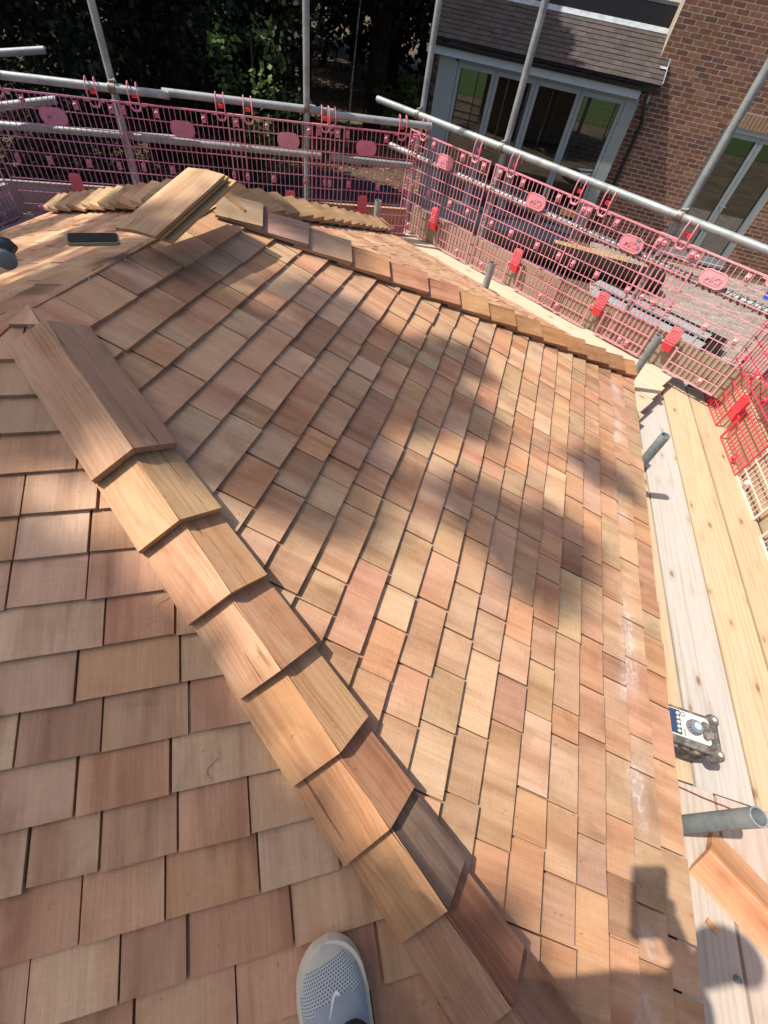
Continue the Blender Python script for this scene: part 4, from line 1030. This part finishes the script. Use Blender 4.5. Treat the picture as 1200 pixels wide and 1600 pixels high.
# dark shrubs under the trees
def shrub(p, r, h, seed, label):
    rs = random.Random(seed); o = thing('shrub', tuple(p), label, 'shrub', 'dark shrubs beyond the back guards'); b_ = MB(); cr = MB()
    for k in range(7):
        a = k*2.4; c_ = p+V((cos(a)*r*.5*rs.random(), sin(a)*r*.5*rs.random(), h*(.25+.6*k/7))); b_.tube([p, c_], [.02, .006], 5); leaf_quads(cr, c_, r*.6, 330, .085, .7, rs)
    build(b_, 'stem', M['bark'], o); build(cr, 'foliage', M['conifer'], o)
for i, (x, y, r, h, lb) in enumerate(((-9.6, 9.6, 1.7, 1.7, 'dark shrub at the far left behind the mauve guard'), (-7.6, 8.6, 1.6, 1.5, 'dark shrub behind the back guard with the leftmost plaque'), (-6.6, 10.9, 1.6, 1.6, 'dark shrub left of the middle upright tube'),
        (-5.2, 9.0, 1.3, 1.2, 'dark shrub behind the pile of loose caps'), (-5.4, 12.6, 1.5, 1.4, 'dark shrub behind the middle upright tube'), (-10.8, 12.2, 1.8, 1.7, 'dark shrub in front of the hedge at left'), (-8.3, 13.2, 1.6, 1.5, 'dark shrub at the foot of the hedge'),
        (-11.5, 7.0, 1.8, 1.8, 'dark shrub beyond the far left edge of the platform'), (-6.8, 6.6, 1.3, 1.2, 'low dark shrub close below the back guards'))):
    shrub(V((x, y, GZ)), r, h, 50+i, lb)
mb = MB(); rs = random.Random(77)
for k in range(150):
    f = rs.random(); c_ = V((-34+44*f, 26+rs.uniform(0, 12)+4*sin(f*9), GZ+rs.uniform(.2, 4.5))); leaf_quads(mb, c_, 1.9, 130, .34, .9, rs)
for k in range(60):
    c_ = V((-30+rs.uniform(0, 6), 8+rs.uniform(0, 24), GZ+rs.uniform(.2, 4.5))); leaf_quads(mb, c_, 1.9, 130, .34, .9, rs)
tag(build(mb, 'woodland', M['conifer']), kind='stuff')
# hedge and fence at left
def hedge(a, b, h, w, n, label):
    mb = MB(); rs = random.Random(4); d = b-a
    for k in range(n):
        f = (k+.5)/n; c_ = a+d*f+V((rs.uniform(-w, w)*.4, rs.uniform(-w, w)*.4, h*rs.uniform(.15, .85))); leaf_quads(mb, c_, w*.75, 120, .16, .8, rs)
    for k in range(n*2):
        c_ = a+d*rs.random()+V((0, 0, h*.5)); mb.box(c_, (.3, .25, h*.85), None)
    o = build(mb, 'hedge', M['hedgeleaf']); return tag(o, label, 'hedge')
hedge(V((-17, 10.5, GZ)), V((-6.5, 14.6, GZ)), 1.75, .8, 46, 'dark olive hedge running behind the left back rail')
fn = thing('garden_fence', (-14, 15.6, GZ), 'dark mossy board fence behind the hedge at upper left', 'fence')
a = V((-21, 12.2, GZ)); b = V((-7.2, 17.4, GZ)); d = (b-a).normalized(); n_ = int((b-a).length/.15)
for k in range(n_):
    b_ = MB(); c_ = a+d*(.15*k+.07); b_.box(c_+V((0, 0, .95)), (.14, .02, 1.9), (d, V((-d.y, d.x, 0)), V((0, 0, 1)))); build(b_, 'fence_board', M['fencewood'], fn)
b_ = MB(); b_.box((a+b)/2+V((0, 0, 1.92)), ((b-a).length, .07, .04), (d, V((-d.y, d.x, 0)), V((0, 0, 1)))); build(b_, 'capping_rail', M['fencewood'], fn)
# fallen leaves under the trees
b_ = MB(); rs = random.Random(21)
for k in range(2600):
    p = V((rs.uniform(-9, -1), rs.uniform(11.5, 24), GZ+.01)); a_ = rs.uniform(0, 6.28); s_ = rs.uniform(.03, .07); d_ = V((cos(a_), sin(a_), .15)); e_ = V((-sin(a_), cos(a_), .1))
    b_.add([p-d_*s_, p+e_*s_*.5, p+d_*s_, p-e_*s_*.5], [(0, 1, 2, 3)], None, (1, 1, 1))
tag(build(b_, 'fallen_leaves', M['sand']), kind='stuff')
# tall trees on the sunny side, out of view: their branches dapple the roof
def shade_tree(base, label, spots, dist, seed, dens=480):
    ang_e = spots[0][2] == 'E'; rs = random.Random(seed); o = thing('tree', tuple(base), label, 'tree', 'trees round the garden')
    tr = MB(); cr = MB(); cs = []
    for (px, py, ang, r) in spots:
        p = at_plane(px, py, EAV, sn_) if ang == 'E' else on_facet(px, py, ang)
        c_ = p+SUN*(dist+rs.uniform(-1.0, 1.0)); cs.append((c_, r))
    mid = sum((c for c, _ in cs), V((0, 0, 0)))/len(cs)
    crown0 = V((mid.x, mid.y, mid.z-1.5))
    tr.tube([base, base+(crown0-base)*.5+V((.15, .1, 0)), crown0, V((mid.x, mid.y, mid.z+.2))], [.26, .2, .13, .03], 10)
    for c_, r in cs:
        st = crown0+V((0, 0, max(-1.5, min(1.2, (c_.z-mid.z)*.7)))); tr.tube([st, (st+c_)/2+V((0, 0, -.15)), c_], [.045, .028, .008], 5)
        leaf_quads(cr, c_, r, int(420*max(1, r/.3)**1.6 if ang_e else dens*r/.3), .16 if ang_e else .12, .8, rs)
    build(tr, 'trunk', M['bark'], o, smooth=True); build(cr, 'crown', M['leaf'], o); return o
F0a, F1a, F4a = -pi/3, 0., pi
SP = []
# shade on the lower left face
for (x, y, r) in ((20, 1000, .16), (110, 1000, .14), (40, 1110, .2), (150, 1100, .16), (240, 1140, .15), (40, 1240, .24), (170, 1240, .22), (290, 1260, .18), (60, 1390, .26), (200, 1390, .25), (330, 1370, .2), (430, 1400, .15),
                  (60, 1540, .26), (210, 1540, .26), (350, 1510, .22), (460, 1500, .17), (560, 1560, .2), (650, 1590, .2), (20, 905, .08), (70, 570, .15), (110, 620, .12), (20, 640, .10), (30, 540, .14)):
    SP.append((x, y, F0a, r))
SP2 = []
# shade on the long face
for (x, y, r) in ((130, 520, .16), (230, 490, .13), (230, 590, .18), (330, 560, .16), (330, 650, .18), (420, 610, .14), (390, 520, .08), (400, 690, .16), (470, 690, .13), (520, 620, .11), (480, 760, .09), (520, 490, .09), (660, 640, .08), 
                  (560, 545, .06), (650, 560, .07), (730, 645, .06), (720, 560, .05), (800, 835, .10), (870, 850, .09), (760, 800, .07), (850, 900, .06), (950, 740, .05), (480, 340, .2), (130, 440, .16), (60, 470, .14)):
    SP2.append((x, y, F1a, r))
SP3 = []
for (x, y, r) in ((40, 360, .26), (120, 330, .26), (200, 330, .24), (60, 315, .22), (150, 400, .16), (20, 410, .2), (110, 300, .26), (200, 300, .26), (250, 330, .2), (30, 330, .26), (70, 385, .14)):
    SP3.append((x, y, F4a, r))
SP4 = [(x, y, 'E', r) for x, y, r in ((690, 20, .5), (740, 30, .5), (790, 20, .45), (700, 60, .5), (760, 70, .5), (810, 60, .4), (850, 95, .35), (820, 100, .35), (880, 110, .3), (720, 100, .5), (770, 95, .45), (750, 5, .5), (800, -20, .5), (720, -20, .6), (830, 30, .4), (865, 60, .3), (845, 5, .35), (700, 0, .5), (760, 45, .5), (735, 75, .5), (790, 50, .4), (835, 80, .35), (680, 45, .45))]
shade_tree(V((-7.2, 10.2, GZ)), 'tall leafy tree whose crown shades the left half of the tiled extension roof', SP4, 8.5, 34)
shade_tree(V((-6.2, -3.4, GZ)), 'tall leafy tree outside the view on the sunny side, nearest the camera', SP, 10.5, 31, 250)
shade_tree(V((-7.6, -.4, GZ)), 'tall leafy tree outside the view whose branches dapple the long roof slope', SP2, 10.5, 32)
shade_tree(V((-9.2, .6, GZ)), 'tall leafy tree outside the view shading the back roof slope', SP3, 10.5, 33, 700)

# ------------------------------------------------------------------ the photographer (only one foot in view)
FA = radians(133); fd = V((cos(FA), sin(FA), 0))
n0 = facet_axes(F0a)[2]; u0 = fd-n0*fd.dot(n0); u0.normalize(); s0_ = n0.cross(u0)   # s0_ = left of the foot
TOE = on_facet(488, 1458, F0a)+n0*.02-u0*.004
PER = thing('person', tuple(TOE-u0*.16), 'person standing on the roof in a pale blue grey mesh shoe, mostly out of view', 'person')
def make_shoe(toe, u, n, s):
    # sections along the shoe: distance from toe, half width, sole height, top height
    sec = []
    for i in range(34):
        d_ = .235*(i/33)**1.25
        hw = .054 if d_ > .075 else .054*max(.03, (1-((.075-d_)/.075)**2.3))**.55
        if d_ > .09: hw -= .012*min(1, (d_-.09)/.09)
        if d_ > .19: hw *= max(.35, (1-((d_-.19)/.052)**2.4))**.5
        zs = .014+.006*min(1, d_/.15); zt = .021+.020*min(1, d_/.06)**.8+.036*min(1, max(0, d_-.06)/.09)**1.1-(.01*max(0, d_-.16)/.08)
        sec.append((d_, hw, zs, zt))
    nseg = 20; vs, fs, uvs = [], [], []
    for d_, hw, zs, zt in sec:
        for k in range(nseg+1):
            a = pi*k/nseg; x = cos(a)*hw; z = zs+(zt-zs)*(sin(a)**.75)
            vs.append(toe-u*d_+s*(x+.012*(d_/.14 if d_ < .14 else 1)-.012)+n*z); uvs.append((a*.05, d_))
    m_ = nseg+1
    for i in range(len(sec)-1):
        for k in range(nseg): fs.append((i*m_+k, i*m_+k+1, (i+1)*m_+k+1, (i+1)*m_+k))
    return sec, vs, fs, uvs, m_
sec, vs, fs, uvs, m_ = make_shoe(TOE, u0, n0, s0_)
b_ = MB(); b_.add(vs, fs); shoe = build(b_, 'shoe', [M['shoe'], M['toecap'], M['collar']], PER, smooth='all')
ul = shoe.data.uv_layers.new(name='UVMap')
for lp in shoe.data.loops: ul.data[lp.index].uv = uvs[lp.vertex_index]
for p in shoe.data.polygons:
    dm = sum(uvs[v][1] for v in p.vertices)/len(p.vertices); am = sum(uvs[v][0] for v in p.vertices)/len(p.vertices)/.05
    if dm < .022 or (dm < .045 and (am < .45 or am > pi-.45)): p.material_index = 1
    elif dm > .084-.018*sin(am) and .45 < am < pi-.45: p.material_index = 2
b_ = MB()
outl = [(d_, hw) for d_, hw, _, _ in sec]
pl_ = [(-d_, hw+.006) for d_, hw in outl]+[(-d_, -hw-.006) for d_, hw in reversed(outl)]; pl_ = [(.004, .012), (.004, -.012)][:0]+pl_
sft = lambda d_: .012*(min(-d_, .14)/.14)-.012 if d_ < 0 else -.012
b_.prism([TOE+u0*x+s0_*(y+sft(x))+n0*.021 for x, y in pl_], [TOE+u0*x+s0_*(y+sft(x))+n0*-.003 for x, y in pl_]); build(b_, 'sole', M['sole'], shoe)
# swoosh print on the upper
def upper_pt(d_, a):
    for i in range(len(sec)-1):
        if sec[i][0] <= d_ <= sec[i+1][0]:
            f = (d_-sec[i][0])/(sec[i+1][0]-sec[i][0]); hw, zs, zt = [sec[i][j]+f*(sec[i+1][j]-sec[i][j]) for j in (1, 2, 3)]; break
    x = cos(a)*hw; z = zs+(zt-zs)*(sin(a)**.75); return TOE-u0*d_+s0_*(x+.012*(d_/.14 if d_ < .14 else 1)-.012)+n0*(z+.0012)
b_ = MB(); ctr = [(.083, 1.36, .0007), (.078, 1.43, .0010), (.072, 1.50, .0014), (.066, 1.57, .0018), (.0615, 1.65, .0025), (.060, 1.72, .0027), (.062, 1.77, .002), (.066, 1.79, .0008)]
ps = [upper_pt(a_, b2) for a_, b2, _ in ctr]; vs2, fs2 = [], []
for i, p in enumerate(ps):
    t_ = (ps[min(i+1, len(ps)-1)]-ps[max(i-1, 0)]).normalized(); w_ = n0.cross(t_).normalized()*ctr[i][2]; vs2 += [p+w_, p-w_]
for i in range(len(ps)-1): fs2.append((2*i, 2*i+1, 2*i+3, 2*i+2))
b_.add(vs2, fs2); build(b_, 'swoosh', M['swoosh'], shoe)
# body: one skin surface
def skin_body(name, joints, edges, mat, root, parent, sub=2):
    me = bpy.data.meshes.new(name); names = list(joints); me.from_pydata([joints[k][0] for k in names], [(names.index(a), names.index(b)) for a, b in edges], [])
    o = bpy.data.objects.new(name, me); COL.objects.link(o)
    sk = o.modifiers.new('skin', 'SKIN'); sk.use_smooth_shade = True
    for i, k in enumerate(names):
        r = joints[k][1]; me.skin_vertices[0].data[i].radius = (r, r) if not isinstance(r, tuple) else r
        me.skin_vertices[0].data[i].use_root = (k == root)
    ss = o.modifiers.new('sub', 'SUBSURF'); ss.levels = ss.render_levels = sub
    dg = bpy.context.evaluated_depsgraph_get(); m2 = bpy.data.meshes.new_from_object(o.evaluated_get(dg)); bpy.data.objects.remove(o)
    m2.materials.clear(); m2.materials.append(mat)
    for p in m2.polygons: p.use_smooth = True; p.material_index = 0
    ob = bpy.data.objects.new(name, m2); link(ob, parent); ob.location = -WLOC[parent.name]; WLOC[ob.name] = V((0, 0, 0)); return ob
ank = TOE-u0*.135+n0*.115
back = V((-fd.x, -fd.y, 0)); lft = V((-fd.y, fd.x, 0))
hip = V((1.02, -1.29, .22)); hipR, hipL = hip-lft*.09, hip+lft*.09
ank2 = V((ank.x, ank.y, 0))+lft*-.10+back*.34; ank2.z = -tan(PR)*(ank2.x*.5-ank2.y*.866)+.12
kneeA = (hipL+ank)/2+fd*.035; kneeB = (hipR+ank2)/2+fd*.05
chest = V((.89, -1.08, .62)); neck = chest+V((.05, .05, .17)); head = neck+V((.07, .07, .15))
sdv = V((-.97, -.1, 0)).normalized(); shL, shR = chest+sdv*.18+V((0, 0, .07)), chest-sdv*.18+V((0, 0, .07))
elL, elR = V((.585, -.945, .60)), shR+V((.05, .06, -.24))
pcx = CAM-fw*.012-rt*.040+dn*.052
wrR, wrL = pcx+rt*.05+dn*.10-fw*.06, V((.84, -1.22, .40))
J = dict(pelvis=(hip, (.13, .10)), hl=(hipL, .085), hr=(hipR, .085), kl=(kneeA, .055), kr=(kneeB, .055), al=(ank, .036), ar=(ank2, .036), belly=(hip+V((0, 0, .2)), (.13, .10)), chest=(chest, (.15, .10)), neck=(neck, .05), head=(head, (.072, .09)), top=(head+V((0, 0, .09)), .06),
         sl=(shL, .055), sr=(shR, .05), el=(elL, .045), er=(elR, .036), wl=(wrL, .026), wr=(wrR, .026))
skin_body('body', J, [('pelvis', 'hl'), ('pelvis', 'hr'), ('hl', 'kl'), ('hr', 'kr'), ('kl', 'al'), ('kr', 'ar'), ('pelvis', 'belly'), ('belly', 'chest'), ('chest', 'neck'), ('neck', 'head'), ('head', 'top'), ('chest', 'sl'), ('chest', 'sr'), ('sl', 'el'), ('el', 'wl'), ('sr', 'er'), ('er', 'wr')], M['skin'], 'pelvis', PER)
# clothes follow the body
G = lambda p, k: (J[p][0], J[p][1]*k if not isinstance(J[p][1], tuple) else (J[p][1][0]*k, J[p][1][1]*k))
cl = dict(a=G('pelvis', 1.06), b=G('belly', 1.08), c=G('chest', 1.1), n=(neck-V((0, 0, .05)), .07), sl=G('sl', 1.25), sr=G('sr', 1.25), ml=((shL+elL)/2, .058), mr=((shR+elR)/2, .058))
skin_body('shirt', cl, [('a', 'b'), ('b', 'c'), ('c', 'n'), ('c', 'sl'), ('c', 'sr'), ('sl', 'ml'), ('sr', 'mr')], M['cloth'], 'a', PER)
cl = dict(p=(hip+V((0, 0, .04)), (.145, .115)), hl=(hipL, .1), hr=(hipR, .1), kl=((hipL*.3+kneeA*.7), .085), kr=((hipR*.3+kneeB*.7), .085))
skin_body('shorts', cl, [('p', 'hl'), ('p', 'hr'), ('hl', 'kl'), ('hr', 'kr')], M['shorts'], 'p', PER)
skd = (kneeA-ank).normalized()
cl = dict(a=(at_plane(576, 1598, TOE+n0*.056, n0), .036), a2=(TOE-u0*.125+n0*.085, .041), b=(ank+n0*.012, .043), c=(ank+skd*.04, .043))
skin_body('sock', cl, [('a', 'a2'), ('a2', 'b'), ('b', 'c')], M['sock'], 'a', PER)
cl = dict(a=(head+V((0, 0, .05))+back*.02, .085), b=(head+V((0, 0, .10))+back*.01, .07)); skin_body('hair', cl, [('a', 'b')], M['hair'], 'a', PER)
sh2 = copy_tree(shoe, PER); sh2.location = shoe.location+(ank2-V((0, 0, .0)))-ank
# hand round the phone, fingers separate
hd_ = {'w': (wrR, .026), 'p': (pcx+rt*.035+dn*.05-fw*.022, .030)}
ed_ = [('w', 'p')]
for i in range(4):
    b0 = pcx+rt*.040+dn*(.062-.022*i)-fw*.020; k1 = pcx+rt*.047+dn*(.058-.023*i)+fw*.004-fw*.006; k2 = pcx+rt*.022+dn*(.055-.023*i)-fw*.0205
    hd_['a%d' % i] = (b0, .010); hd_['b%d' % i] = (pcx+rt*.052+dn*(.060-.022*i)-fw*.012, .009); hd_['c%d' % i] = (pcx+rt*(.046-.002*i)+dn*(.058-.022*i)-fw*.022, .008)
    ed_ += [('p', 'a%d' % i), ('a%d' % i, 'b%d' % i), ('b%d' % i, 'c%d' % i)]
hd_['t0'] = (pcx+rt*.02+dn*.065-fw*.024, .012); hd_['t1'] = (pcx-rt*.01+dn*.045-fw*.022, .010); hd_['t2'] = (pcx-rt*.03+dn*.025-fw*.020, .009)
ed_ += [('p', 't0'), ('t0', 't1'), ('t1', 't2')]
skin_body('hand', hd_, ed_, M['skin'], 'p', PER, 1)
hl = V((.04, .05, -.07))
hd_ = {'w': (wrL, .026), 'p': (wrL+hl, .030), 't0': (wrL+hl*.7+V((.03, .01, 0)), .012), 't1': (wrL+hl*1.2+V((.05, .02, 0)), .010)}
ed_ = [('w', 'p'), ('p', 't0'), ('t0', 't1')]
for i in range(4):
    q_ = wrL+hl*1.35+V((-.028+.018*i, .012*i-.018, 0)); hd_['a%d' % i] = (q_, .010); hd_['b%d' % i] = (q_+hl*.5, .009); hd_['c%d' % i] = (q_+hl*.85+V((.008, .008, 0)), .008)
    ed_ += [('p', 'a%d' % i), ('a%d' % i, 'b%d' % i), ('b%d' % i, 'c%d' % i)]
skin_body('hand', hd_, ed_, M['skin'], 'p', PER, 1)
phone('camera_phone', pcx-fw*.004, (rt, -dn, -fw), 'smartphone held up in the hand of the person on the roof', .086, .165)
